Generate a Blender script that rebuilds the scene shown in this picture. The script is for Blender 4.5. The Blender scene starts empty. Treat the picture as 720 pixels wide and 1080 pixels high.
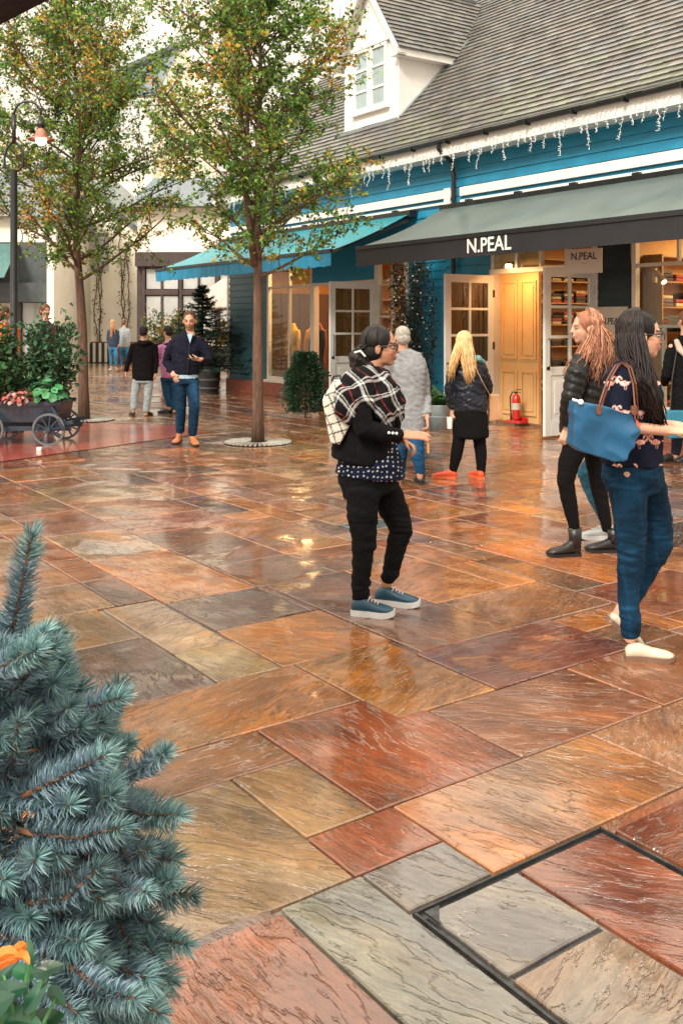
import bpy, math, random
from mathutils import Vector, Matrix, noise, Quaternion
from math import radians as R, sin, cos, pi
SC = bpy.context.scene
COL = SC.collection
rnd = random.Random(7)
CAMH = 1.6; F = 1020.0; HZ = 342.0

def at(px, py, Y):
    return Vector(((px-360.0)/F*Y, Y, CAMH+(HZ-py)/F*Y))

# ------------------------------------------------------------------ nodes
def nodes_of(m):
    m.use_nodes = True
    nt = m.node_tree; nt.nodes.clear()
    return nt
def N(nt, t, **kw):
    n = nt.nodes.new(t)
    for k, v in kw.items():
        if k in n.inputs.keys(): n.inputs[k].default_value = v
        else: setattr(n, k, v)
    return n
def L(nt, a, b): nt.links.new(a, b)
def math_(nt, op, a, b=None, c=None, clamp=False):
    n = nt.nodes.new('ShaderNodeMath'); n.operation = op; n.use_clamp = clamp
    for i, v in enumerate((a, b, c)):
        if v is None: continue
        if isinstance(v, (int, float)): n.inputs[i].default_value = v
        else: nt.links.new(v, n.inputs[i])
    return n.outputs[0]
def mixc(nt, f, a, b, mode='MIX'):
    n = nt.nodes.new('ShaderNodeMix'); n.data_type = 'RGBA'; n.blend_type = mode
    for i, v in ((0, f), (6, a), (7, b)):
        if isinstance(v, (int, float)): n.inputs[i].default_value = v
        elif isinstance(v, tuple): n.inputs[i].default_value = (*v[:3], 1)
        else: nt.links.new(v, n.inputs[i])
    return n.outputs[2]
def ramp(nt, f, stops):
    n = nt.nodes.new('ShaderNodeValToRGB'); e = n.color_ramp.elements
    while len(e) < len(stops): e.new(.5)
    for i, (p, c) in enumerate(stops):
        e[i].position = p
        e[i].color = (c, c, c, 1) if isinstance(c, (int, float)) else (*c, 1)
    nt.links.new(f, n.inputs[0]); return n.outputs[0]
def noise_(nt, vec, scale, detail=3, rough=.5, dist=0.0):
    n = N(nt, 'ShaderNodeTexNoise'); n.inputs['Scale'].default_value = scale
    n.inputs['Detail'].default_value = detail; n.inputs['Roughness'].default_value = rough
    n.inputs['Distortion'].default_value = dist
    if vec is not None: nt.links.new(vec, n.inputs['Vector'])
    return n.outputs[0]
MATS = {}
def mat(name, col, rough=.6, metal=0.0, var=.25, vs=6.0, bump=.15, bs=40.0, spec=.5, coat=0.0,
        attr=False, stretch=None, trans=0.0, sheen=0.0, emit=None):
    """principled surface with mottled colour and fine relief; attr: take the colour from the mesh attribute Col"""
    if name in MATS: return MATS[name]
    m = bpy.data.materials.new(name); nt = nodes_of(m)
    out = N(nt, 'ShaderNodeOutputMaterial'); b = N(nt, 'ShaderNodeBsdfPrincipled')
    tc = N(nt, 'ShaderNodeTexCoord'); vec = tc.outputs['Object']
    if stretch:
        mp = N(nt, 'ShaderNodeMapping'); mp.inputs['Scale'].default_value = stretch
        L(nt, vec, mp.inputs[0]); vec = mp.outputs[0]
    n1 = noise_(nt, vec, vs, 4, .6)
    if attr:
        a = N(nt, 'ShaderNodeAttribute'); a.attribute_name = 'Col'; base = a.outputs['Color']
    else: base = tuple(col)
    f = ramp(nt, n1, [(.3, 1-var), (.7, 1+var)])
    c = mixc(nt, 1.0, base, f, 'MULTIPLY')
    L(nt, c, b.inputs['Base Color'])
    b.inputs['Roughness'].default_value = rough
    r = math_(nt, 'MULTIPLY_ADD', n1, .25, rough-.125, clamp=True); L(nt, r, b.inputs['Roughness'])
    b.inputs['Metallic'].default_value = metal
    b.inputs['Specular IOR Level'].default_value = spec
    b.inputs['Coat Weight'].default_value = coat; b.inputs['Coat Roughness'].default_value = .1
    if sheen: b.inputs['Sheen Weight'].default_value = sheen
    if emit:
        b.inputs['Emission Color'].default_value = (*emit[:3], 1); b.inputs['Emission Strength'].default_value = emit[3]
    if bump:
        n2 = noise_(nt, vec, bs, 3, .6)
        bp = N(nt, 'ShaderNodeBump'); bp.inputs['Strength'].default_value = bump; bp.inputs['Distance'].default_value = .02
        L(nt, n2, bp.inputs['Height']); L(nt, bp.outputs[0], b.inputs['Normal'])
    sh = b.outputs[0]
    if trans:
        t = N(nt, 'ShaderNodeBsdfTranslucent'); L(nt, c, t.inputs[0])
        mx = N(nt, 'ShaderNodeMixShader'); mx.inputs[0].default_value = trans
        L(nt, sh, mx.inputs[1]); L(nt, t.outputs[0], mx.inputs[2]); sh = mx.outputs[0]
    L(nt, sh, out.inputs[0])
    MATS[name] = m; return m
def glass(name, tint=(.85, .9, .9), refl=1.0, rough=.02):
    if name in MATS: return MATS[name]
    m = bpy.data.materials.new(name); nt = nodes_of(m)
    out = N(nt, 'ShaderNodeOutputMaterial')
    tr = N(nt, 'ShaderNodeBsdfTransparent'); tr.inputs[0].default_value = (*tint, 1)
    gl = N(nt, 'ShaderNodeBsdfGlossy'); gl.inputs['Roughness'].default_value = rough
    tc = N(nt, 'ShaderNodeTexCoord'); nz = noise_(nt, tc.outputs['Object'], 1.3, 2)
    bp = N(nt, 'ShaderNodeBump'); bp.inputs['Strength'].default_value = .05; L(nt, nz, bp.inputs['Height']); L(nt, bp.outputs[0], gl.inputs['Normal'])
    lw = N(nt, 'ShaderNodeLayerWeight'); lw.inputs[0].default_value = .5; p5 = math_(nt, 'POWER', lw.outputs['Facing'], 4.0)
    mx = N(nt, 'ShaderNodeMixShader'); f = math_(nt, 'MULTIPLY', math_(nt, 'MULTIPLY_ADD', p5, .9, .05), refl, clamp=True)
    L(nt, f, mx.inputs[0]); L(nt, tr.outputs[0], mx.inputs[1]); L(nt, gl.outputs[0], mx.inputs[2]); L(nt, mx.outputs[0], out.inputs[0])
    MATS[name] = m; return m

# ------------------------------------------------------------------ mesh helper
class MB:
    def __init__(s): s.v = []; s.f = []; s.c = []; s.m = []; s.uv = []
    def add(s, vs, fs, col=None, mi=0):
        o = len(s.v); s.v.extend([tuple(v) for v in vs])
        for f in fs: s.f.append(tuple(i+o for i in f)); s.c.append(col); s.m.append(mi)
    def box(s, a, b, col=None, M=None, mi=0):
        x0, y0, z0 = a; x1, y1, z1 = b
        vs = [Vector((x, y, z)) for z in (z0, z1) for x, y in ((x0, y0), (x1, y0), (x1, y1), (x0, y1))]
        if M is not None: vs = [M @ v for v in vs]
        s.add(vs, [(3, 2, 1, 0), (4, 5, 6, 7), (0, 1, 5, 4), (1, 2, 6, 5), (2, 3, 7, 6), (3, 0, 4, 7)], col, mi)
    def beam(s, p, q, w, h, up=(0, 0, 1), col=None):
        p = Vector(p); q = Vector(q); d = (q-p).normalized(); u = Vector(up)
        r = d.cross(u)
        if r.length < 1e-4: r = d.cross(Vector((0, 1, 0)))
        r.normalize(); u = r.cross(d)
        vs = [c+r*a*w/2+u*b*h/2 for c in (p, q) for a, b in ((-1, -1), (1, -1), (1, 1), (-1, 1))]
        s.add(vs, [(3, 2, 1, 0), (4, 5, 6, 7), (0, 1, 5, 4), (1, 2, 6, 5), (2, 3, 7, 6), (3, 0, 4, 7)], col)
    def tube(s, pts, rad, seg=8, col=None, cap=True, ax=None, rnd_=False, capl=None):
        """rad: number or list of numbers / (a, b) pairs; ax: direction of the a half axis"""
        pts = [Vector(p) for p in pts]; n = len(pts)
        if isinstance(rad, (int, float)): rad = [rad]*n
        rad = [(r, r) if isinstance(r, (int, float)) else r for r in rad]
        if rnd_:
            d0 = (pts[0]-pts[1]).normalized(); d1 = (pts[-1]-pts[-2]).normalized()
            e0 = min(rad[0][1], capl or 9); e1 = min(rad[-1][1], capl or 9)
            pre = [(pts[0]+d0*e0*k, (rad[0][0]*q, rad[0][1]*q)) for k, q in ((.92, .38), (.7, .72), (.38, .92))]
            post = [(pts[-1]+d1*e1*k, (rad[-1][0]*q, rad[-1][1]*q)) for k, q in ((.38, .92), (.7, .72), (.92, .38))]
            pts = [p for p, _ in pre]+pts+[p for p, _ in post]; rad = [r for _, r in pre]+rad+[r for _, r in post]; n = len(pts)
        vs = []; prev = None
        for i in range(n):
            d = (pts[min(i+1, n-1)]-pts[max(i-1, 0)])
            if d.length < 1e-9: d = Vector((0, 0, 1))
            d.normalize()
            if ax is not None: a = Vector(ax); a = a-d*a.dot(d)
            elif prev is not None: a = prev-d*prev.dot(d)
            else:
                a = d.cross(Vector((0, 0, 1)))
                if a.length < .05: a = d.cross(Vector((0, 1, 0)))
            if a.length < 1e-6: a = Vector((1, 0, 0))
            a.normalize(); prev = a; b = d.cross(a)
            for k in range(seg):
                t = 2*pi*k/seg; vs.append(pts[i]+a*cos(t)*rad[i][0]+b*sin(t)*rad[i][1])
        fs = [(i*seg+k, i*seg+(k+1) % seg, (i+1)*seg+(k+1) % seg, (i+1)*seg+k) for i in range(n-1) for k in range(seg)]
        if cap: fs += [tuple(range(seg))[::-1], tuple((n-1)*seg+k for k in range(seg))]
        s.add(vs, fs, col)
    def ell(s, c, r, axes=None, seg=12, rings=8, col=None):
        c = Vector(c); ax = axes or (Vector((1, 0, 0)), Vector((0, 1, 0)), Vector((0, 0, 1)))
        vs = [c-ax[2]*r[2]]
        for i in range(1, rings):
            p = -pi/2+pi*i/rings
            for k in range(seg):
                t = 2*pi*k/seg; vs.append(c+ax[0]*r[0]*cos(p)*cos(t)+ax[1]*r[1]*cos(p)*sin(t)+ax[2]*r[2]*sin(p))
        vs.append(c+ax[2]*r[2]); fs = []
        for k in range(seg):
            fs.append((0, 1+(k+1) % seg, 1+k)); o = 1+(rings-2)*seg
            fs.append((o+k, o+(k+1) % seg, len(vs)-1))
        for i in range(rings-2):
            for k in range(seg):
                o = 1+i*seg; fs.append((o+k, o+(k+1) % seg, o+seg+(k+1) % seg, o+seg+k))
        s.add(vs, fs, col)
    def lathe(s, prof, c=(0, 0, 0), seg=20, col=None):
        vs = []; c = Vector(c)
        for r, z in prof:
            for k in range(seg):
                t = 2*pi*k/seg; vs.append(c+Vector((r*cos(t), r*sin(t), z)))
        n = len(prof)
        fs = [(i*seg+k, i*seg+(k+1) % seg, (i+1)*seg+(k+1) % seg, (i+1)*seg+k) for i in range(n-1) for k in range(seg)]
        s.add(vs, fs, col)
    def prism(s, poly, d, col=None):
        """poly: list of 3-D points in one plane, extruded by the vector d"""
        n = len(poly); d = Vector(d); vs = [Vector(p) for p in poly]+[Vector(p)+d for p in poly]
        s.add(vs, [tuple(range(n))[::-1], tuple(range(n, 2*n))]+[(i, (i+1) % n, n+(i+1) % n, n+i) for i in range(n)], col)
    def mesh(s, name, colors=False):
        me = bpy.data.meshes.new(name); me.from_pydata(s.v, [], s.f); me.update()
        if colors:
            ca = me.color_attributes.new('Col', 'FLOAT_COLOR', 'CORNER'); buf = []
            for f, c in zip(s.f, s.c):
                c = c or (1, 1, 1); buf.extend([c[0], c[1], c[2], 1.0]*len(f))
            ca.data.foreach_set('color', buf)
        if any(s.m): me.polygons.foreach_set('material_index', s.m)
        return me
def fixn(me):
    import bmesh
    bm = bmesh.new(); bm.from_mesh(me); bmesh.ops.recalc_face_normals(bm, faces=bm.faces); bm.to_mesh(me); bm.free()

def obj(name, g, m, parent=None, smooth=False, bevel=0, label=None, fix=True):
    colors = isinstance(g, MB) and any(c is not None for c in g.c)
    me = g.mesh(name, colors) if isinstance(g, MB) else g
    if fix and isinstance(g, MB): fixn(me)
    o = bpy.data.objects.new(name, me); COL.objects.link(o)
    for mm in (m if isinstance(m, (list, tuple)) else [m]): me.materials.append(mm)
    if smooth: me.polygons.foreach_set('use_smooth', [True]*len(me.polygons))
    if bevel:
        b = o.modifiers.new('bevel', 'BEVEL'); b.width = bevel; b.segments = 2; b.limit_method = 'ANGLE'
    if parent: o.parent = parent
    if label: o['label'] = label
    return o
def thing(name, label, cat, loc=(0, 0, 0), rz=0.0, group=None):
    o = bpy.data.objects.new(name, None); COL.objects.link(o); o.empty_display_size = .2
    o.location = loc; o.rotation_euler = (0, 0, rz); o['label'] = label; o['category'] = cat
    if group: o['group'] = group
    return o
def tag(o, label, cat, group=None):
    o['label'] = label; o['category'] = cat
    if group: o['group'] = group
    return o
def structure(name, g, m, **k):
    o = obj(name, g, m, **k); o['kind'] = 'structure'; return o
def copy_tree(o, parent=None):
    c = o.copy(); COL.objects.link(c); c.parent = parent
    for ch in list(o.children): copy_tree(ch, c)
    return c
def origin_to(o, p):
    p = Vector(p); me = o.data
    me.transform(Matrix.Translation(-p)); o.location = p
def text_mesh(txt, size, depth=.004, xs=1.0):
    cu = bpy.data.curves.new('t', 'FONT'); cu.body = txt; cu.size = size; cu.extrude = depth; cu.align_x = 'CENTER'; cu.align_y = 'CENTER'
    cu.offset = size*.012
    o = bpy.data.objects.new('t', cu); COL.objects.link(o)
    dg = bpy.context.evaluated_depsgraph_get()
    me = bpy.data.meshes.new_from_object(o.evaluated_get(dg)); bpy.data.objects.remove(o)
    me.transform(Matrix.Diagonal((xs, 1, 1, 1))); me.materials.clear()
    return me
def remesh(g, voxel, smooth=3, fac=.5):
    """union of the overlapping closed shapes as one continuous skin"""
    me = g.mesh('r'); o = bpy.data.objects.new('r', me); COL.objects.link(o)
    m = o.modifiers.new('r', 'REMESH'); m.mode = 'VOXEL'; m.voxel_size = voxel; m.use_smooth_shade = True
    if smooth:
        s = o.modifiers.new('s', 'SMOOTH'); s.factor = fac; s.iterations = smooth
    dg = bpy.context.evaluated_depsgraph_get()
    r = bpy.data.meshes.new_from_object(o.evaluated_get(dg)); bpy.data.objects.remove(o); bpy.data.meshes.remove(me)
    r.materials.clear()
    return r
def paint(me, fn):
    ca = me.color_attributes.new('Col', 'FLOAT_COLOR', 'POINT'); buf = []
    for v in me.vertices:
        c = fn(v.co, v.normal); buf.extend((c[0], c[1], c[2], 1.0))
    ca.data.foreach_set('color', buf)
def displace(me, fn):
    for v, n in [(v, v.normal.copy()) for v in me.vertices]: v.co = v.co+n*fn(v.co)
    me.update()
def folds(amp, sx=14, sz=30):
    return lambda c: amp*(noise.noise(Vector((c.x*sx, c.y*sx, c.z*sz+c.x*9)))+.5*noise.noise(Vector((c.x*sx*2.1+5, c.y*sx*2, c.z*sz*1.7-c.x*14))))
EXPO=0.76; SKYZ=2.4; STEP=.06; LETU=0.0; LPOW=90; VPOW=10; TL=13; PRA=.372; ALB=.74
# ------------------------------------------------------------------ camera, light, sky
cam = bpy.data.cameras.new('camera'); co = bpy.data.objects.new('camera', cam); COL.objects.link(co)
co.location = (0, 0, CAMH); co.rotation_euler = (R(90), 0, 0)
cam.sensor_fit = 'VERTICAL'; cam.sensor_height = 24; cam.lens = 24*F/1080.0; cam.shift_y = -(540-HZ)/1080.0
cam.clip_start = .05; cam.clip_end = 2000
SC.camera = co
SC.view_settings.view_transform = 'Standard'; SC.view_settings.look = 'None'; SC.view_settings.gamma = 1
SC.view_settings.exposure = EXPO
w = bpy.data.worlds.new('World'); SC.world = w; w.use_nodes = True; nt = w.node_tree; nt.nodes.clear()
sky = N(nt, 'ShaderNodeTexSky'); sky.sky_type = 'NISHITA'; sky.sun_disc = False
sky.sun_elevation = R(42); sky.sun_rotation = R(210); sky.dust_density = 4; sky.altitude = 50
hs = N(nt, 'ShaderNodeHueSaturation'); hs.inputs['Saturation'].default_value = .25; L(nt, sky.outputs[0], hs.inputs['Color'])
tc = N(nt, 'ShaderNodeTexCoord'); sp = N(nt, 'ShaderNodeSeparateXYZ'); L(nt, tc.outputs['Generated'], sp.inputs[0])
el = math_(nt, 'MAXIMUM', sp.outputs[2], 0.0)
mr = N(nt, 'ShaderNodeMapRange'); mr.inputs[1].default_value = .20; mr.inputs[2].default_value = .95; mr.inputs[3].default_value = 1.0; mr.inputs[4].default_value = SKYZ
L(nt, el, mr.inputs[0])
cl = noise_(nt, tc.outputs['Generated'], 2.2, 4, .55)
clf = ramp(nt, cl, [(.3, .92), (.7, 1.08)])
cloud = mixc(nt, 1.0, (7.6, 6.75, 5.5), clf, 'MULTIPLY')
vm = N(nt, 'ShaderNodeVectorMath'); vm.operation = 'SCALE'; L(nt, cloud, vm.inputs[0]); L(nt, mr.outputs[0], vm.inputs['Scale'])
mx = mixc(nt, .9, hs.outputs[0], vm.outputs[0])
bg = N(nt, 'ShaderNodeBackground'); bg.inputs[1].default_value = .1; L(nt, mx, bg.inputs[0])
wo = N(nt, 'ShaderNodeOutputWorld'); L(nt, bg.outputs[0], wo.inputs[0])
sl = bpy.data.lights.new('sun', 'SUN'); sl.energy = 2.4; sl.angle = R(14); sl.color = (1, .93, .82)
so = bpy.data.objects.new('sun', sl); COL.objects.link(so); so.rotation_euler = (R(48), 0, R(-30)); so.location = (0, -5, 30)

# ------------------------------------------------------------------ ground
PA = R(35.5)
def pv(s, q, z=0.0): return Vector((-s*sin(PA)+q*cos(PA), s*cos(PA)+q*sin(PA), z))
def wet_stone(name, use_uv=True):
    m = bpy.data.materials.new(name); nt = nodes_of(m)
    out = N(nt, 'ShaderNodeOutputMaterial'); b = N(nt, 'ShaderNodeBsdfPrincipled')
    tc = N(nt, 'ShaderNodeTexCoord'); uv = tc.outputs['UV'] if use_uv else tc.outputs['Object']
    at_ = N(nt, 'ShaderNodeAttribute'); at_.attribute_name = 'Col'
    # distort
    nz = N(nt, 'ShaderNodeTexNoise'); nz.inputs['Scale'].default_value = 2.6; nz.inputs['Detail'].default_value = 3; L(nt, uv, nz.inputs['Vector'])
    sub = N(nt, 'ShaderNodeVectorMath'); sub.operation = 'SUBTRACT'; sub.inputs[1].default_value = (.5, .5, .5); L(nt, nz.outputs['Color'], sub.inputs[0])
    sc = N(nt, 'ShaderNodeVectorMath'); sc.operation = 'SCALE'; sc.inputs['Scale'].default_value = .11; L(nt, sub.outputs[0], sc.inputs[0])
    ad = N(nt, 'ShaderNodeVectorMath'); ad.operation = 'ADD'; L(nt, uv, ad.inputs[0]); L(nt, sc.outputs[0], ad.inputs[1])
    mp = N(nt, 'ShaderNodeMapping'); mp.inputs['Scale'].default_value = (.9, 3.4, 1); L(nt, ad.outputs[0], mp.inputs[0])
    n1 = noise_(nt, mp.outputs[0], 1.25, 7, .60)
    K = 12.0
    k = math_(nt, 'MULTIPLY', n1, K)
    fl = math_(nt, 'FLOOR', k); fr = math_(nt, 'FRACT', k)
    # cleft steps: flat, then a short riser
    ris = N(nt, 'ShaderNodeMapRange'); ris.interpolation_type = 'SMOOTHSTEP'; ris.inputs[1].default_value = .78; ris.inputs[2].default_value = 1.0; L(nt, fr, ris.inputs[0])
    terr = math_(nt, 'ADD', fl, ris.outputs[0])
    terr = math_(nt, 'DIVIDE', terr, K)
    # a thin vein along each riser; its pale parts also paint glints
    e1 = math_(nt, 'SUBTRACT', fr, .93); e1 = math_(nt, 'ABSOLUTE', e1)
    vein = N(nt, 'ShaderNodeMapRange'); vein.inputs[1].default_value = .0; vein.inputs[2].default_value = .055; vein.inputs[3].default_value = 1; vein.inputs[4].default_value = 0; L(nt, e1, vein.inputs[0])
    big = noise_(nt, uv, 1.9, 3, .6)
    msk = ramp(nt, big, [(.50, 0.0), (.64, 1.0)])
    glint_vein = math_(nt, 'MULTIPLY', vein.outputs[0], msk)
    fine = noise_(nt, mp.outputs[0], 9, 4, .65)
    grain = noise_(nt, uv, 90, 3, .6)
    # colour
    c1 = mixc(nt, 1.0, at_.outputs['Color'], ramp(nt, n1, [(.30, (.42, .36, .40)), (.47, (.95, .92, .95)), (.56, (1.05, 1.05, 1)), (.70, (1.5, 1.4, 1.2))]), 'MULTIPLY')
    c2 = mixc(nt, 1.0, c1, ramp(nt, big, [(.25, (.62, .58, .62)), (.55, (1.1, 1.05, 1.0)), (.8, (1.3, 1.3, 1.2))]), 'MULTIPLY')
    c3 = mixc(nt, 1.0, c2, ramp(nt, fine, [(.3, .66), (.7, 1.28)]), 'MULTIPLY')
    hv = noise_(nt, uv, .9, 4, .6); hm = ramp(nt, hv, [(.50, 0.0), (.62, .55)]); c3 = mixc(nt, hm, c3, mixc(nt, 1.0, c3, (.62, 1.0, 1.55), 'MULTIPLY'))
    hv2 = noise_(nt, mp.outputs[0], .8, 3, .6); hm2 = ramp(nt, hv2, [(.52, 0.0), (.66, .6)]); c3 = mixc(nt, hm2, c3, mixc(nt, 1.0, c3, (1.35, 1.0, .6), 'MULTIPLY'))
    c3 = mixc(nt, 1.0, c3, ramp(nt, noise_(nt, mp.outputs[0], 38, 3, .7), [(.3, .74), (.7, 1.24)]), 'MULTIPLY')
    c4 = mixc(nt, math_(nt, 'MULTIPLY', glint_vein, .7), c3, (.62, .48, .36))  # pale mineral lines, also painted as wet glints along the clefts
    dkm = ramp(nt, noise_(nt, uv, 3.1, 2, .5), [(.44, 0.0), (.58, 1.0)])
    dk = math_(nt, 'MULTIPLY', math_(nt, 'MULTIPLY', vein.outputs[0], dkm), math_(nt, 'SUBTRACT', 1.0, msk))
    c5 = mixc(nt, math_(nt, 'MULTIPLY', dk, .7), c4, (.03, .012, .010))
    L(nt, c5, b.inputs['Base Color'])
    pud = noise_(nt, tc.outputs['Object'], .55, 3, .55); pm = ramp(nt, pud, [(.38, 1.0), (.54, .14)])
    h = math_(nt, 'MULTIPLY', terr, STEP)
    h = math_(nt, 'MULTIPLY_ADD', fine, .0035, h)
    h = math_(nt, 'MULTIPLY_ADD', noise_(nt, uv, 14, 2), .0015, h)
    h = math_(nt, 'MULTIPLY_ADD', grain, .0003, h)
    bp = N(nt, 'ShaderNodeBump'); bp.inputs['Strength'].default_value = 1.0; bp.inputs['Distance'].default_value = 1.0
    L(nt, h, bp.inputs['Height']); L(nt, bp.outputs[0], b.inputs['Normal'])
    rr = ramp(nt, big, [(.3, .16), (.7, .34)]); L(nt, rr, b.inputs['Roughness'])
    b.inputs['Coat Weight'].default_value = 1.0; b.inputs['Coat Roughness'].default_value = .07; b.inputs['Coat IOR'].default_value = 1.75
    h2 = math_(nt, 'MULTIPLY', math_(nt, 'MULTIPLY', h, .85), pm)
    bp2 = N(nt, 'ShaderNodeBump'); bp2.inputs['Strength'].default_value = 1.0; bp2.inputs['Distance'].default_value = 1.0
    L(nt, h2, bp2.inputs['Height']); L(nt, bp2.outputs[0], b.inputs['Coat Normal'])
    L(nt, b.outputs[0], out.inputs[0])
    return m
STONE = wet_stone('wet_riven_sandstone')
MORTAR = mat('wet_mortar', (.22, .19, .16), .35, var=.45, vs=9, bump=.5, bs=60, coat=.5)
FARG = mat('distant_wet_paving', (.26, .16, .10), .22, var=.4, vs=1.5, bump=.25, bs=9, coat=.6)
g = MB(); g.add([(-400, -60, -.03), (400, -60, -.03), (400, 900, -.03), (-400, 900, -.03)], [(0, 1, 2, 3)])
structure('ground', g, FARG, fix=False)
g = MB(); g.add([(-22, -4, -.016), (12, -4, -.016), (12, 30, -.016), (-22, 30, -.016)], [(0, 1, 2, 3)])
structure('mortar_bed', g, MORTAR, fix=False)

ORG = (.47, .165, .035); TAN = (.42, .215, .09); RED = (.27, .078, .024); PUR = (.13, .065, .058)
BUF = (.26, .165, .085); GRY = (.18, .175, .155); BRN = (.24, .095, .035); GOL = (.44, .18, .045); BLU = (.05, .10, .14)
hand = [  # s0, s1, q0, q1, colour (traced joints of the nearest flags)
 (2.52, 3.0, 1.66, 1.94, TAN), (3.0, 3.3, 1.34, 1.94, BRN), (3.3, 3.84, 1.5, 2.46, ORG), (2.52, 3.3, 1.94, 2.62, RED),
 (3.06, 3.84, 2.46, 3.02, GOL), (2.52, 3.06, 2.62, 3.46, BRN), (3.06, 3.62, 3.02, 3.96, (.24, .075, .045)), (2.04, 2.52, 2.0, 2.98, (.36, .155, .05)),
 (2.0, 2.52, 2.98, 3.9, (.33, .17, .08)), (2.26, 2.52, 1.66, 2.0, RED), (2.26, 3.0, 1.1, 1.66, BUF), (1.3, 2.26, 1.4, 1.68, GRY), (2.04, 2.26, 1.68, 2.0, GRY),
 (1.2, 2.24, .6, 1.4, (.23, .065, .022)), (3.84, 4.62, 1.54, 2.06, PUR), (3.84, 4.3, 2.06, 2.4, TAN), (4.3, 5.2, 2.06, 2.38, (.40, .24, .14)), (3.84, 4.5, 2.4, 3.06, ORG),
 (1.5, 2.0, 2.48, 3.3, (.26, .08, .03)), (2.52, 3.06, 3.46, 4.3, BRN), (3.62, 4.2, 3.06, 3.7, BRN), (6.0, 6.3, 4.46, 4.86, BLU),
 (4.5, 5.1, 2.4, 3.0, PUR), (3.62, 4.2, 3.7, 4.5, (.30, .13, .06)),
 (1.695, 2.01, 1.71, 2.065, (.17, .175, .15)), (1.355, 2.01, 2.068, 2.44, (.24, .07, .026)), (1.0, 1.688, 1.71, 2.065, (.20, .145, .09)), (1.0, 1.352, 2.068, 2.44, BUF),
]
U = .06
occ = {}
def cells(s0, s1, q0, q1):
    return [(i, j) for i in range(round(s0/U), round(s1/U)) for j in range(round(q0/U), round(q1/U))]
for h in hand:
    for c in cells(*h[:4]): occ[c] = 1
for c in cells(.9, 2.04, 1.68, 2.46): occ[c] = 1
slabs = list(hand)
pal = [ORG, ORG, (.40, .19, .07), (.38, .19, .085), RED, BRN, BRN, (.36, .14, .05), (.30, .12, .055), (.33, .17, .085), (.24, .085, .045), (.34, .13, .045), (.17, .08, .055)]
sizes = [(15, 10), (10, 15), (10, 10), (15, 15), (10, 5), (5, 10), (20, 10), (10, 20), (15, 5), (5, 5)]
S0, S1, Q0, Q1 = -60, 560, -120, 400
for i in range(S0, S1):
    for j in range(Q0, Q1):
        if (i, j) in occ: continue
        p = pv(i*U, j*U)
        if p.x < -19 or p.x > 10 or p.y < -1.5 or p.y > 28.5: occ[(i, j)] = 1; continue
        fr = 0
        while fr < 20 and (i, j+fr) not in occ: fr += 1
        opts = [z for z in sizes if z[1] <= fr and not any((i+a, j+b) in occ for a in (0, z[0]-1, z[0]//2) for b in range(z[1]))]
        near = fr-max([0]+[z[1] for z in opts])
        if opts:
            big_ = [z for z in opts if z[0]*z[1] >= 100]
            wdt = rnd.choice(big_) if big_ and rnd.random() < .8 else rnd.choice(opts)
        else:
            wdt = None
        if wdt is None:
            b = min(fr, 10); a = 1
            while a < 10 and not any((i+a, j+k) in occ for k in range(b)): a += 1
            wdt = (a, b)
        elif 0 < fr-wdt[1] < 4: wdt = (wdt[0], fr)
        if any((i+a, j+b) in occ for a in range(wdt[0]) for b in range(wdt[1])):
            a = 1
            while a < wdt[0] and not any((i+a, j+k) in occ for k in range(wdt[1])): a += 1
            wdt = (a, wdt[1])
        for a in range(wdt[0]):
            for b in range(wdt[1]): occ[(i+a, j+b)] = 1
        c = rnd.choice(pal)
        slabs.append((i*U, (i+wdt[0])*U, j*U, (j+wdt[1])*U, c))
FO = Vector((2.8, 15.4, 0)); FA = R(-55.5)
def fac(u, v, z=0.0): return FO+Vector((cos(FA)*u-sin(FA)*v, sin(FA)*u+cos(FA)*v, z))
def fac_inv(p):
    d = Vector(p)-FO; return d.x*cos(FA)+d.y*sin(FA), -d.x*sin(FA)+d.y*cos(FA)
vs = []; fs = []; uvs = []; cols = []
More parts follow.
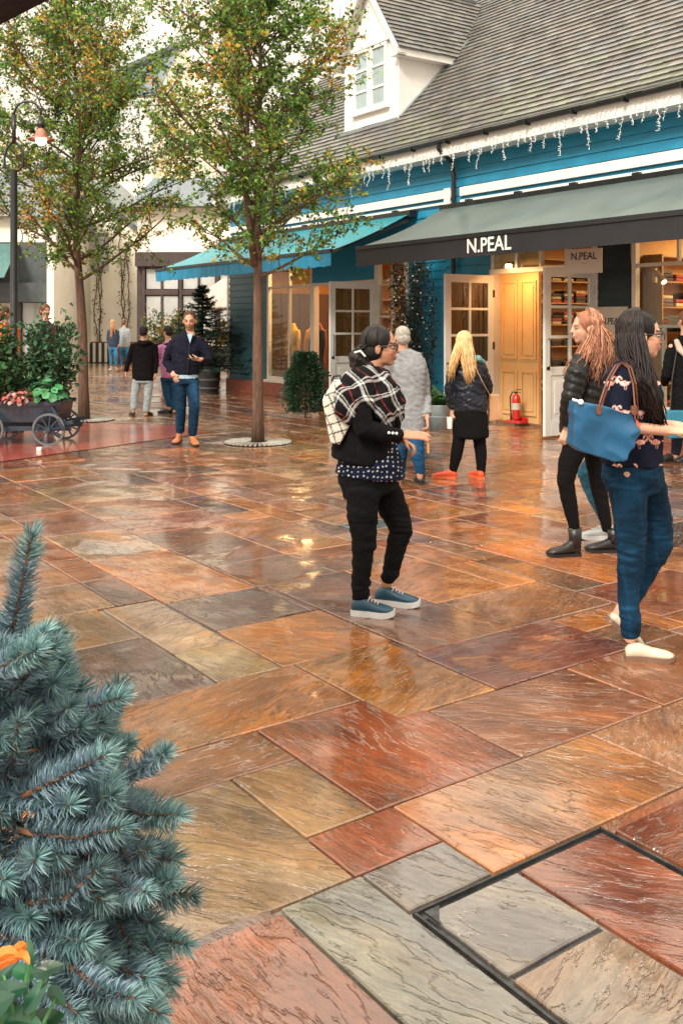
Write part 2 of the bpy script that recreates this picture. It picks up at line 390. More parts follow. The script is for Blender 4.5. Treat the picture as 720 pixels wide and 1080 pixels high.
for (s0, s1, q0, q1, c) in slabs:
    ctr = pv((s0+s1)/2, (q0+q1)/2)
    uu, vv = fac_inv(ctr)
    if vv > .25 and uu > -10: continue
    j = .006
    rot = rnd.uniform(-.5, .5)+(pi/2 if rnd.random() < .25 else 0)+.35; ox, oy = rnd.uniform(0, 60), rnd.uniform(0, 60)
    k = rnd.uniform(.80, 1.15)*ALB; c = tuple(min(1, x*k*rnd.uniform(.95, 1.05)) for x in c)
    zt = rnd.uniform(-.0012, .0012); tx, ty = rnd.uniform(-.002, .002), rnd.uniform(-.002, .002)
    def outline(ins, z):
        o = []
        pts = [(s0+j+ins, q0+j+ins), (s1-j-ins, q0+j+ins), (s1-j-ins, q1-j-ins), (s0+j+ins, q1-j-ins)]
        for a in range(4):
            p, q = pts[a], pts[(a+1) % 4]; n = 6
            for t in range(n):
                f = t/n; ss = p[0]+(q[0]-p[0])*f; qq = p[1]+(q[1]-p[1])*f
                wob = .0 if t == 0 else .0045*noise.noise(Vector((ss*9, qq*9, 3)))
                if a % 2 == 0: qq += wob
                else: ss += wob
                o.append((ss, qq, z+tx*(ss-s0)+ty*(qq-q0)))
        return o
    rings = [outline(0, -.02), outline(0, -.005+zt), outline(.004, zt)]
    if (s0, q0) == (1.70, 1.75): pass
    b0 = len(vs); n = 24
    for r_ in rings:
        for p in r_: vs.append(tuple(pv(*p)));
    cr, sr = cos(rot), sin(rot)
    def uvf(ss, qq): a, b = ss-s0, qq-q0; return (a*cr-b*sr+ox, a*sr+b*cr+oy)
    flat = [uvf(p[0], p[1]) for r_ in rings for p in r_]
    faces = [tuple(b0+2*n+i for i in range(n))]
    for r_ in range(2):
        for i in range(n): faces.append((b0+r_*n+i, b0+r_*n+(i+1) % n, b0+(r_+1)*n+(i+1) % n, b0+(r_+1)*n+i))
    for f in faces:
        fs.append(f)
        for i in f: uvs.extend(flat[i-b0]); cols.extend((*c, 1))
me = bpy.data.meshes.new('paving'); me.from_pydata(vs, [], fs); me.update()
ul = me.uv_layers.new(name='UVMap'); ul.data.foreach_set('uv', uvs)
ca = me.color_attributes.new('Col', 'FLOAT_COLOR', 'CORNER'); ca.data.foreach_set('color', cols)
fixn(me)
structure('paving', me, STONE)

# recessed steel frame of the inspection cover
STEEL = mat('dark_wet_steel', (.07, .072, .075), .3, metal=.7, var=.4, vs=20)
g = MB()
def strip(s0, q0, s1, q1, w_, z0=-.014, z1=-.001):
    a = pv(s0, q0, z0); b = pv(s1, q1, z0); d = (b-a).normalized(); r_ = Vector((d.y, -d.x, 0))*w_/2
    g.prism([a-r_, a+r_, b+r_, b-r_], (0, 0, z1-z0))
strip(2.028, 1.69, 2.028, 2.46, .006); strip(1.0, 1.69, 2.033, 1.69, .007); strip(1.0, 2.458, 2.033, 2.458, .007)
strip(2.01, 1.70, 2.01, 2.45, .03, -.0155, -.0125); strip(1.0, 1.709, 1.993, 1.709, .028, -.0155, -.0125); strip(1.0, 2.443, 1.993, 2.443, .026, -.0155, -.0125); strip(1.69, 1.73, 1.69, 2.06, .02, -.0155, -.0125)
g.prism([pv(2.012, 1.712, -.003), pv(1.95, 1.712, -.003), pv(2.012, 1.765, -.003)], (0, 0, .0045))
fr = obj('inspection_cover_frame', g, STEEL); tag(fr, 'dark steel edging of a recessed inspection cover set in the flagstones', 'drain cover')

# red brick band by the planter cart
def brick_mat():
    m = bpy.data.materials.new('wet_red_brick_paving'); nt = nodes_of(m)
    out = N(nt, 'ShaderNodeOutputMaterial'); b = N(nt, 'ShaderNodeBsdfPrincipled')
    tc = N(nt, 'ShaderNodeTexCoord'); mp = N(nt, 'ShaderNodeMapping'); mp.inputs['Rotation'].default_value = (0, 0, R(11)); L(nt, tc.outputs['Object'], mp.inputs[0])
    bt = N(nt, 'ShaderNodeTexBrick'); bt.inputs['Scale'].default_value = 1; bt.inputs['Brick Width'].default_value = .215; bt.inputs['Row Height'].default_value = .075
    bt.inputs['Mortar Size'].default_value = .006; bt.inputs['Color1'].default_value = (.52, .085, .055, 1); bt.inputs['Color2'].default_value = (.38, .06, .04, 1)
    bt.inputs['Mortar'].default_value = (.16, .10, .08, 1); L(nt, mp.outputs[0], bt.inputs['Vector'])
    nz = noise_(nt, tc.outputs['Object'], 3, 4); c = mixc(nt, 1.0, bt.outputs['Color'], ramp(nt, nz, [(.3, .7), (.7, 1.3)]), 'MULTIPLY')
    L(nt, c, b.inputs['Base Color']); b.inputs['Roughness'].default_value = .28; b.inputs['Coat Weight'].default_value = 1; b.inputs['Coat Roughness'].default_value = .1
    h = math_(nt, 'MULTIPLY_ADD', nz, .002, math_(nt, 'MULTIPLY', bt.outputs['Fac'], -.0025))
    bp = N(nt, 'ShaderNodeBump'); bp.inputs['Distance'].default_value = 1; L(nt, h, bp.inputs['Height']); L(nt, bp.outputs[0], b.inputs['Normal'])
    L(nt, bp.outputs[0], b.inputs['Coat Normal']); L(nt, b.outputs[0], out.inputs[0]); return m
g = MB(); poly = [(-6.6, 7.4), (-3.97, 11.2), (-2.45, 13.5), (-1.95, 14.3), (-2.6, 15.2), (-4.2, 15.6), (-6.5, 15.7), (-12, 15.2), (-12, 7.6)]
g.add([(x, y, .006) for x, y in poly], [tuple(range(len(poly)))])
structure('brick_paving', g, brick_mat(), fix=False)
# ------------------------------------------------------------------ the blue shop building
BLUE = mat('blue_painted_boards', (.010, .20, .34), .45, var=.18, vs=2.5, bump=.12, bs=50, stretch=(1, 1, 6))
SHADE_TEAL = mat('shaded_teal_boards', (.035, .105, .13), .45, var=.2, vs=2.5, bump=.12, stretch=(1, 1, 6))  # greener lower boards, darkened in the colour for the awning's shade
SHADE_NAVY = mat('awning_shaded_boards', (.014, .026, .032), .45, var=.2, vs=3, bump=.1)  # lower boards with the shade under the awning put into the colour
WHITE = mat('white_painted_wood', (.78, .77, .73), .45, var=.06, vs=3, bump=.05)
DOORW = mat('putty_painted_wood', (.66, .66, .63), .4, var=.06, vs=3, bump=.04)
WINW = mat('window_frame_paint', (.60, .55, .48), .4, var=.06, vs=3, bump=.04)
BLACKM = mat('black_painted_metal', (.012, .013, .015), .35, var=.2, bump=.05)
SLATE = mat('weathered_slates', (1, 1, 1), .42, var=.22, vs=5, bump=.35, bs=30, attr=True, coat=.25)
BRICKP = mat('red_brick_plinth', (.26, .075, .045), .6, var=.35, vs=12, bump=.4)
LEAD = mat('grey_lead_flashing', (.22, .25, .27), .4, metal=.3, var=.2)
PANE = glass('window_glass', refl=.45)
DARKP = glass('reflecting_window_glass', (.35, .42, .42), 2.2)
bld = thing('shop_building', 'long single-storey shop with blue boarding, slate roof and white dormer', 'building', FO, FA)

def siding(rects, v=0.0, h=.15, t=.022):
    g = MB()
    for (u0, u1, z0, z1) in rects:
        z = z0
        while z < z1-.01:
            zt = min(z+h, z1)
            pr = [(u0, v-t, z), (u0, v-.004, zt), (u0, v+.05, zt), (u0, v+.05, z)]
            g.prism(pr, (u1-u0, 0, 0)); z += h
    return g
obj('upper_boarding', siding([(-9.7, 6.5, 3.05, 4.62)]), BLUE, bld)
obj('teal_boarding', siding([(-9.7, -7.9, .3, 3.05), (-9.7, -7.9, .3, .31)]), SHADE_TEAL, bld)
obj('blue_boarding', siding([(-2.75, -1.7, .0, 3.05), (-1.7, -.62, 2.0, 3.05)]), BLUE, bld); obj('blue_boarding', siding([(-6.0, -3.75, 2.46, 3.05)]), BLUE, bld)
for r4 in ((-1.7, -.62, .0, 2.0), (1.64, 2.22, 0, 3.05)): obj('dark_boarding', siding([r4]), SHADE_NAVY, bld)
for a_, b_ in (((-9.78, -.07, 0), (-6.0, .05, .3)), ((-3.8, -.05, 0), (-2.75, .05, .3)), ((2.2, -.05, 0), (6.5, .05, .35))): g = MB(); g.box(a_, b_); obj('brick_plinth', g, BRICKP, bld, bevel=.006)
# rear and end walls, ceiling slab keeps the sky out of the rooms
g = MB(); g.box((-9.7, 4.3, 0), (6.5, 4.4, 4.8)); g.box((-9.75, .05, 0), (-9.65, 4.3, 4.9)); g.box((6.5, .05, 0), (6.6, 4.3, 4.9))
g.prism([(-9.72, -.1, 4.9), (-9.72, 8.2, 4.9), (-9.72, 4.0, 8.95)], (.1, 0, 0))
g.prism([(6.5, -.1, 4.9), (6.5, 8.2, 4.9), (6.5, 4.0, 8.95)], (.1, 0, 0))
obj('outer_wall', g, BLUE, bld)
WARM = mat('warm_painted_interior', (.58, .34, .14), .6, var=.15, bump=.02)
g = MB(); g.box((-9.6, .06, 3.1), (6.45, 4.3, 3.15)); g.box((-9.6, 4.22, .0), (6.45, 4.28, 3.1)); g.box((-9.6, .06, 0), (-9.55, 4.22, 3.1))
g.box((-2.7, .06, 0), (-2.6, 4.22, 3.1)); g.box((-1.2, .75, 0), (-1.1, 4.22, 3.1)); g.box((6.4, .06, 0), (6.45, 4.22, 3.1)); g.box((2.0, .3, 0), (2.06, 1.6, 3.1))
obj('interior_wall', g, WARM, bld)
WOODF = mat('shop_timber_floor', (.20, .10, .05), .4, var=.3, vs=4, stretch=(1, 8, 1))
g = MB(); g.box((-9.5, .04, -.02), (6.4, 4.2, .03)); obj('interior_floor', g, WOODF, bld)
# panelled vestibule wall lit yellow
YEL = mat('cream_yellow_panelling', (.70, .43, .18), .45, var=.05, bump=.02)
g = MB(); g.box((-.55, .14, .03), (.32, .20, 3.05)); pf = obj('panelled_door', g, YEL, bld)
g = MB()
for u0, u1 in ((-.50, -.14), (-.06, .28)):
    for z0, z1 in ((.14, .86), (1.04, 2.3)):
        for a, b in (((u0, .116, z0), (u1, .14, z0+.035)), ((u0, .116, z1-.035), (u1, .14, z1)), ((u0, .116, z0+.035), (u0+.035, .14, z1-.035)), ((u1-.035, .116, z0+.035), (u1, .14, z1-.035))): g.box(a, b)
        g.box((u0+.07, .126, z0+.07), (u1-.07, .14, z1-.07))
obj('panel_moulding', g, YEL, pf, bevel=.004)
g = MB(); g.box((-.62, .0, 0), (-.55, .2, 3.05)); g.box((-.62, -.03, 0), (-.55, .0, 2.5)); g.box((1.55, -.03, 0), (1.64, .12, 3.05)); g.box((-.55, -.02, 2.42), (1.55, .08, 2.5)); g.box((-.55, -.02, 2.98), (1.55, .08, 3.05))
for u in (-.02, .5, 1.02): g.box((u-.025, -.015, 2.5), (u+.025, .06, 2.98))
obj('entrance_frame', g, WINW, bld, bevel=.004)
g = MB(); g.box((-.55, .02, 2.5), (1.55, .028, 2.98)); obj('transom_pane', g, PANE, bld)

def leaf(u, sgn, clear, handle=True, hgt=2.4, wid=1.04, paint=DOORW):
    """door leaf standing open at right angles, hinged at v=0"""
    g = MB(); t = .045; z0 = .03
    def b(v0, v1, za, zb, th=t): g.box((u-th/2, -v1, za), (u+th/2, -v0, zb))
    b(0, .12, z0, hgt); b(wid-.12, wid, z0, hgt); b(.12, wid-.12, hgt-.13, hgt); b(.12, wid-.12, z0, z0+.22); b(.12, wid-.12, .88, 1.0)
    b(.12, wid-.12, z0+.22, .88, .02); b(.2, wid-.2, .34, .80, .032)
    pn0, pn1 = 1.0, hgt-.13; mid = wid/2
    b(mid-.02, mid+.02, pn0, pn1)
    for k in (1, 2):
        z = pn0+(pn1-pn0)*k/3; b(.12, mid-.02, z-.02, z+.02); b(mid+.02, wid-.12, z-.02, z+.02)
    d = obj('door_leaf', g, paint, bld, bevel=.004)
    g = MB(); g.box((u-.004, -wid+.12, pn0), (u+.004, -.12, pn1)); obj('pane', g, PANE if clear else DARKP, d)
    for z in (.4, 1.25, 2.1): g = MB(); g.box((u-.03, -.03, z-.06), (u+.03, .01, z+.06)); obj('hinge', g, BLACKM, d)
    g = MB(); s_ = -sgn; g.tube([(u+s_*.03, -wid+.06, 1.0), (u+s_*.07, -wid+.06, 1.02), (u+s_*.07, -wid+.06, 1.38), (u+s_*.03, -wid+.06, 1.4)], .009, 6)
    g.box((u-.03, -wid+.03, .96), (u+.03, -wid+.09, 1.0)); obj('handle', g, BLACKM, d)
    return d
leaf(-.56, 1, False)['label'] = 'putty painted half-glazed door leaf with dark panes'
leaf(1.56, -1, True)['label'] = 'putty painted half-glazed door leaf with lit shop behind its panes'
leaf(-3.82, -1, False)['label'] = 'putty painted door leaf of the left entrance'

def window(u0, u1, z0, z1, mu, mz, name='window', v=0.0, fr=.07, th=.05, gm=PANE, m=WINW, sill=True):
    g = MB(); a, b = v-.03, v+.06
    g.box((u0, a, z0), (u0+fr, b, z1)); g.box((u1-fr, a, z0), (u1, b, z1)); g.box((u0+fr, a, z1-fr), (u1-fr, b, z1)); g.box((u0+fr, a, z0), (u1-fr, b, z0+fr))
    for u in mu: g.box((u-th/2, a+.008, z0+fr), (u+th/2, b-.01, z1-fr))
    ms = [u0+fr]+sorted(sum([[u-th/2, u+th/2] for u in mu], []))+[u1-fr]
    for z in mz:
        for k in range(0, len(ms), 2): g.box((ms[k], a+.012, z-th/2), (ms[k+1], b-.012, z+th/2))
    w_ = obj(name, g, m, bld, bevel=.003)
    g = MB(); g.box((u0+fr, v+.012, z0+fr), (u1-fr, v+.018, z1-fr)); obj('pane', g, gm, w_)
    if sill: g = MB(); g.box((u0-.04, v-.1, z0-.06), (u1+.04, v+.05, z0)); obj('sill', g, m, w_, bevel=.005)
    return w_
window(2.25, 6.3, .41, 3.03, [3.9, 5.1], [2.42])
g = MB()
for u in (3.0,): g.box((u-.02, -.015, 2.45), (u+.02, .04, 2.96))
obj('glazing_bar', g, WINW, bld)
window(-3.72, -2.8, .5, 3.03, [-3.26], [1.15, 1.75, 2.35], th=.035)
window(-7.88, -6.0, .36, 3.03, [-6.95], [2.42])
g = MB(); g.box((-6.0, -.03, 0), (-5.92, .1, 2.46)); g.box((-3.8, -.03, .0), (-3.72, .1, 3.0)); g.box((-5.92, -.03, 2.40), (-3.8, .1, 2.46)); obj('entrance_frame', g, WINW, bld, bevel=.004)
# white trim boards, gutter, fascia
g = MB(); g.box((-9.75, -.06, 3.78), (-1.55, -.025, 3.93)); g.box((-1.32, -.06, 3.78), (6.5, -.025, 3.93)); g.box((-1.32, -.05, 3.66), (6.5, -.026, 3.72))
g.box((-9.75, -.05, 3.68), (-1.55, -.026, 3.72)); g.box((-9.72, -.05, 3.72), (-9.6, -.022, 4.6)); g.box((-1.72, -.07, 3.56), (-1.55, -.061, 3.95)); g.box((-9.78, -.045, .3), (-9.70, -.02, 3.05))
obj('trim_board', g, WHITE, bld, bevel=.004)
g = MB(); g.box((-9.9, -.36, 4.45), (6.6, -.33, 4.66)); g.box((-9.9, -.33, 4.45), (6.6, -.02, 4.47)); obj('fascia', g, WHITE, bld)
g = MB(); g.tube([(-9.95, -.42, 4.70), (6.6, -.42, 4.70)], .06, 10)
for k in range(18): u = -9.5+k*.92; g.box((u-.015, -.485, 4.62), (u+.015, -.34, 4.70))
obj('gutter', g, BLACKM, bld, smooth=False)
g = MB(); g.tube([(-1.44, -.42, 4.68), (-1.44, -.42, 4.56), (-1.44, -.12, 4.36), (-1.44, -.09, 4.2), (-1.44, -.09, 3.0), (-1.44, -.09, .1)], .037, 10)
for z in (4.15, 3.3, 2.2, 1.1): g.tube([(-1.44, -.09, z-.03), (-1.44, -.09, z+.03)], .046, 10)
obj('downpipe', g, BLACKM, bld)
# slates
def slate_col(k=1.0, mz=0.0):
    b = rnd.uniform(.095, .18)*k; t = rnd.random()
    c = (b*1.04, b*.99, b*.90) if t < .6 else ((b*.9, b*.95, b*.98) if t < .85 else (b*1.03, b*.92, b*.84))
    if rnd.random() < mz: c = (b*.95, b*1.04, b*.76)
    return c
def slates(g, O, U_, W_, Nn, lu, lw, cw=.155, su=.26, mossy=True, k=1.0):
    O = Vector(O); U_ = Vector(U_).normalized(); W_ = Vector(W_).normalized(); Nn = Vector(Nn).normalized()
    rows = int(lw/cw)+1
    for r_ in range(rows):
        w0 = r_*cw-.03; w1 = min(w0+cw+.06, lw+.02); off = (r_ % 2)*su/2+rnd.uniform(-.01, .01); u = -off
        while u < lu:
            a = max(0, u+.003); b = min(lu, u+su-.003); u += su
            if b-a < .02: continue
            dz = rnd.uniform(-.002, .004); dw = rnd.uniform(-.006, .006)
            p = [O+U_*a+W_*(w0+dw)+Nn*(.040+dz), O+U_*b+W_*(w0+dw)+Nn*(.040+dz), O+U_*b+W_*w1+Nn*.004, O+U_*a+W_*w1+Nn*.004]
            q = [O+U_*a+W_*(w0+dw)+Nn*(.008+dz), O+U_*b+W_*(w0+dw)+Nn*(.008+dz)]
            mz = .0
            if mossy: mz = max(0, .75-w0/2.2)*(.35+.65*max(0, noise.noise(Vector((a*.4, w0*.6, 1)))+.45))
            g.add(p+q, [(0, 1, 2, 3), (4, 5, 1, 0), (4, 0, 3), (5, 2, 1)], slate_col(k, mz))
DS = MB(); sq = math.sqrt(.5)
slates(DS, (-9.95, -.44, 4.70), (1, 0, 0), (0, 1, 1), (0, -1, 1), 16.6, 4.44*math.sqrt(2))
rf = obj('roof', DS, SLATE, bld, fix=False)
g = MB(); g.prism([(-9.93, -.40, 4.70), (-9.93, 4.0, 9.10), (-9.93, 8.4, 4.70), (-9.93, 8.2, 4.62), (-9.93, 4.0, 8.9), (-9.93, -.30, 4.62)], (16.5, 0, 0)); obj('roof_deck', g, LEAD, rf)
g = MB(); g.tube([(-9.95, 4.0, 9.12), (6.6, 4.0, 9.12)], .09, 10); obj('ridge_tile', g, mat('ridge_clay', (.16, .14, .13), .6), rf)
g = MB(); g.prism([(-9.97, -.42, 4.62), (-9.97, -.42, 4.74), (-9.97, 4.0, 9.16), (-9.97, 4.0, 9.0)], (.03, 0, 0)); obj('bargeboard', g, WHITE, rf)

# dormer
D0, D1, DV = -5.42, -3.58, .42; DC = (D0+D1)/2; EZ = 7.16; AZ = 8.52
dz_ = 5.14+DV
g = MB()
g.prism([(D0, DV, dz_-.15), (D1, DV, dz_-.15), (D1, DV, EZ), (DC, DV, AZ-.1), (D0, DV, EZ)], (0, .08, 0))
for u in (D0, D1-.08): g.prism([(u, DV+.08, dz_-.15), (u, DV+.08, EZ), (u, 2.3, EZ), (u, 2.3, 6.9)], (.08, 0, 0))
dm = obj('dormer', g, WHITE, bld)
g = MB(); th_ = math.atan2(AZ-EZ, (D1-D0)/2+.0)
ov = .2; sl_ = ((D1-D0)/2+ov)/cos(th_)
for sg in (1, -1):
    eu = DC+sg*((D1-D0)/2+ov); ez = EZ-ov*math.tan(th_)
    O = (eu, 3.4 if sg > 0 else DV-.2, ez+.02); Ud = (0, -1, 0) if sg > 0 else (0, 1, 0)
    slates(g, O, Ud, (-sg*cos(th_), 0, sin(th_)), (sg*sin(th_), 0, cos(th_)), 3.4-DV+.2, sl_, cw=.125, su=.24, mossy=False, k=.85)
obj('dormer_roof', g, SLATE, dm, fix=False)
g = MB(); wz = .14
for sg in (1, -1):
    eu = DC+sg*((D1-D0)/2+ov); ez = EZ-ov*math.tan(th_)
    g.prism([(eu, DV-.23, ez-wz), (eu, DV-.23, ez+.01), (DC, DV-.23, AZ+.03), (DC, DV-.23, AZ-.18)], (0, .035, 0))
    g.prism([(eu, DV-.19, ez-.03), (eu, DV-.19, ez+.005), (DC, DV-.19, AZ+.015), (DC, DV-.19, AZ-.02)], (0, 2.0, 0))
    g.box((min(eu, eu-sg*.05), DV-.19, ez-wz), (max(eu, eu-sg*.05), 2.35, ez-.0)); g.box((min(eu-sg*.25, eu), DV-.19, ez-wz), (max(eu-sg*.25, eu), DV+.0, ez-wz+.05))
    g.box((min(eu-sg*.05, eu-sg*.2), DV+.0, ez-wz), (max(eu-sg*.05, eu-sg*.2), 2.35, ez-wz+.02))
obj('bargeboard', g, WHITE, dm, bevel=.004)
g = MB(); g.tube([(DC, DV-.24, AZ+.05), (DC, 3.2, AZ+.05)], .07, 8)
eu = DC+((D1-D0)/2+ov)
obj('ridge_tile', g, LEAD, dm)
g = MB()
g.prism([(eu+.02, 2.2, 7.09), (eu+.02, 2.05, 6.95), (DC, 3.1, 8.3), (DC, 3.25, 8.45)], (.0, .0, .05))
g.prism([(D1+.01, DV-.02, dz_+.02), (D1+.09, DV-.02, dz_+.02), (D1+.09, 2.1, dz_+.02+2.1-DV+.02), (D1+.01, 2.1, dz_+.02+2.1-DV+.02)], (0, 0, .03))
g.box((D0-.05, DV-.12, dz_-.18), (D1+.05, DV-.0, dz_-.02)); obj('flashing', g, LEAD, dm)
# dormer window: two casements of three panes
wz0, wz1 = dz_+.32, EZ-.02; wu0, wu1 = DC-.56, DC+.56
g = MB(); a, b = DV-.055, DV
for u0, u1 in ((wu0, DC-.02), (DC+.02, wu1)):
    g.box((u0, a, wz0), (u0+.07, b, wz1)); g.box((u1-.07, a, wz0), (u1, b, wz1)); g.box((u0+.07, a, wz1-.07), (u1-.07, b, wz1)); g.box((u0+.07, a, wz0), (u1-.07, b, wz0+.08))
    for k in (1, 2): z = wz0+(wz1-wz0)*k/3; g.box((u0+.07, a+.01, z-.022), (u1-.07, b, z+.022))
g.box((wu0-.1, DV-.07, wz1), (wu1+.1, DV, wz1+.04)); g.box((wu0-.06, DV-.09, wz0-.05), (wu1+.06, DV, wz0)); g.box((DC-.02, a+.02, wz0), (DC+.02, b, wz1))
for u in (D0+.0, D1-.16): g.box((u, DV-.02, dz_), (u+.16, DV, EZ-.14))
g.box((D0, DV-.022, dz_-.02), (D1, DV, dz_+.1))
wn = obj('dormer_window', g, WHITE, dm, bevel=.004)
g = MB(); g.box((wu0+.02, DV-.02, wz0+.02), (wu1-.02, DV-.012, wz1-.02)); 
obj('pane', g, mat('grey_curtained_glass', (.30, .40, .42), .12, var=.15, vs=2, bump=0, coat=1.0), dm)

# awnings
CANR = mat('grey_green_canvas', (.085, .118, .112), .5, var=.22, vs=1.2, bump=.25, bs=120, coat=.12, stretch=(1.6, .5, 1))
CANL = mat('turquoise_canvas', (.015, .24, .30), .5, var=.15, vs=1.6, bump=.25, bs=120, coat=.1)
VALR = mat('charcoal_valance_cloth', (.012, .012, .016), .6, var=.2, vs=3, bump=.3, bs=90)
VALL = mat('blue_valance_cloth', (.010, .20, .36), .6, var=.15, vs=3, bump=.3, bs=90)
def awning(u0, u1, vout, ztop, zbot, drop, mtop, mval, label, wavy=0.0):
    g = MB(); nu = int((u1-u0)/.2); nv = 10; vs_ = []
    for i in range(nu+1):
        u = u0+(u1-u0)*i/nu
        for j in range(nv+1):
            t = j/nv; v = -.14+(vout+.14)*t; z = ztop+(zbot-ztop)*t-.05*sin(pi*t)+.012*noise.noise(Vector((u*1.8, t*1.2, 2)))*sin(pi*t)
            z += .006*sin(u*2.2+t*3)*sin(pi*t)
            vs_.append((u, v, z))
    top = list(vs_); bot = [(x, y, z-.008) for x, y, z in vs_]; n = len(top)
    fs_ = []
    for i in range(nu):
        for j in range(nv):
            a = i*(nv+1)+j; q = (a, a+nv+1, a+nv+2, a+1); fs_.append(q); fs_.append(tuple(x+n for x in q[::-1]))
    g.add(top+bot, fs_); aw = obj('awning', g, mtop, bld, smooth=True, fix=False, label=label)
    g = MB(); nn = int((u1-u0)/.05); vs_ = []
    for i in range(nn+1):
        u = u0+(u1-u0)*i/nn; wv = wavy*sin(u*26)+wavy*.6*sin(u*11+1)
        for t in (0, .33, .66, 1): vs_.append((u, vout-.012+wv*t*1.2, zbot-.0-drop*t+(wavy*.6*sin(u*21) if t == 1 else 0)))
    n = len(vs_); back = [(x, y+.006, z) for x, y, z in vs_]; fs_ = []
    for i in range(nn):
        for j in range(3): a = i*4+j; q = (a, a+1, a+5, a+4); fs_.append(q); fs_.append(tuple(x+n for x in q[::-1]))
    g.add(vs_+back, fs_); va = obj('valance', g, mval, aw, smooth=True, fix=False)
    g = MB(); g.box((u0, vout-.03, zbot-.035), (u1, vout+.03, zbot+.025)); g.box((u0-.05, -.2, ztop-.07), (u1+.05, -.02, ztop+.05))
    for u in [u0+.12+(u1-u0-.24)*k/3 for k in range(4)]:
        mid = (u+.5 if u < (u0+u1)/2 else u-.5, vout*.5, (ztop+zbot)/2-.14)
        g.beam((u, -.1, ztop-.12), mid, .04, .05); g.beam(mid, (u, vout, zbot-.05), .035, .045)
    for k in range(7): u = u0+(u1-u0)*(k+.5)/7; g.box((u-.06, -.12, ztop+.05), (u+.06, -.02, ztop+.1))
    obj('arm_frame', g, BLACKM, aw)
    return aw, va
awR, vaR = awning(-1.63, 6.4, -1.98, 3.60, 2.83, .30, CANR, VALR, 'grey-green awning with a charcoal lettered valance')
awL, vaL = awning(-9.85, -2.55, -1.85, 3.60, 2.86, .27, CANL, VALL, 'turquoise awning with a wavy blue valance', .012)
LETW = mat('off_white_lettering', (.75, .73, .68), .6, bump=0, var=.03)
LETB = mat('black_lettering', (.02, .018, .02), .5, bump=0, var=.03)
me = text_mesh('N.PEAL', .275, .003, 1.0); me.transform(Matrix.Rotation(R(90), 4, 'X')); me.transform(Matrix.Translation((1.46, -2.0, 2.67)))
me.transform(Matrix.Translation((LETU, 0, 0)))
obj('lettering', me, LETW, awR)
# signs
SIGN = mat('pale_sign_board', (.52, .45, .38), .5, var=.05, bump=.03)
sg = thing('hanging_sign', 'small pale N.PEAL board hanging under the awning above the doorway', 'sign', fac(2.25, -1.0, 2.45), FA+R(20))
g = MB(); g.box((-.25, -.012, -.165), (.25, .012, .165)); obj('board', g, SIGN, sg, bevel=.003)
for x_ in (-.15, .15): g = MB(); g.tube([(x_, 0, .165), (x_, 0, .45)], .004, 6); obj('hanger', g, BLACKM, sg)
def sign_text(par, txt, size, z, y, xs=.85):
    me = text_mesh(txt, size, .002, xs); me.transform(Matrix.Rotation(R(90), 4, 'X')); me.transform(Matrix.Translation((0, y, z))); return obj('lettering', me, LETB, par)
sign_text(sg, 'N.PEAL', .135, .06, -.014); 
g = MB(); g.box((-.045, -.0145, -.035), (.045, -.0125, -.028)); obj('underline', g, SIGN if 0 else mat('faint_print', (.25, .2, .17), .6, bump=0), sg)
sg2 = thing('wall_sign', 'pale N.PEAL board fixed to the dark boarding between doorway and window', 'sign', fac(1.93, -.05, 1.55), FA)
g = MB(); g.box((-.27, -.02, -.30), (.27, .02, .30)); obj('board', g, SIGN, sg2, bevel=.003); sign_text(sg2, 'N.PEAL', .13, .09, -.022)

# icicle lights
ICE = mat('white_fairy_light_flex', (.8, .8, .78), .4, bump=0, var=.05)
def icicles(u0, u1, label):
    g = MB(); u = u0
    g.tube([(u0+(u1-u0)*k/60, -.372, 4.60+.012*sin(k*1.7)) for k in range(61)], .004, 4)
    k = 0
    while u < u1:
        k += 1
        ln = (.16, .34, .22, .48, .28, .12)[k % 6]*rnd.uniform(.75, 1.15); n = int(ln/.035)+2
        x, y, z = u, -.375, 4.60; pts = [(x, y, z)]
        for i in range(n):
            z -= ln/n; x += rnd.uniform(-.022, .022); y += rnd.uniform(-.012, .01); pts.append((x, min(y, -.368), z))
        g.tube(pts, .0032, 4)
        for p in pts[1:]:
            for q in range(2): d = Vector((rnd.uniform(-1, 1), rnd.uniform(-1, .2), rnd.uniform(-1, .3))).normalized()*.03; g.tube([p, Vector(p)+d], .0036, 3)
        u += rnd.uniform(.07, .13)
    o = obj('icicle_lights', g, ICE, fix=False); o.location = FO; o.rotation_euler = (0, 0, FA); tag(o, label, 'fairy lights', 'icicle lights under the eaves')
icicles(-9.6, -1.5, 'white icicle lights under the eaves left of the downpipe'); icicles(-1.38, 6.4, 'white icicle lights under the eaves right of the downpipe')

# ------------------------------------------------------------------ shop interiors
WOOD = mat('warm_oak_shelf', (.40, .22, .09), .45, var=.2, vs=5, stretch=(1, 8, 1))
def clothes_rail(u, v, n, cols, label, ln=1.2):
    t = thing('clothes_rail', label, 'clothes rail', fac(u, v, .03), FA)
    g = MB(); g.tube([(-ln/2, 0, 0), (-ln/2, 0, 1.5), (ln/2, 0, 1.5), (ln/2, 0, 0)], .014, 6)
    g.box((-ln/2-.02, -.2, 0), (-ln/2+.02, .2, .03)); g.box((ln/2-.02, -.2, 0), (ln/2+.02, .2, .03)); obj('rail', g, BLACKM, t)
    for k in range(n):
        x = -ln/2+.1+(ln-.2)*k/(n-1); c = rnd.choice(cols); g = MB(); l_ = rnd.uniform(.6, .85)
        g.tube([(x, 0, 1.44), (x, 0, 1.40), (x, 0, 1.2), (x, 0, 1.42-l_)], [(.02, .05), (.03, .20), (.035, .2), (.04, .23)], 8, ax=(1, 0, 0), col=c)
        obj('garment', g, mat('shop_garment_cloth', (1, 1, 1), .8, attr=True, var=.2), t)
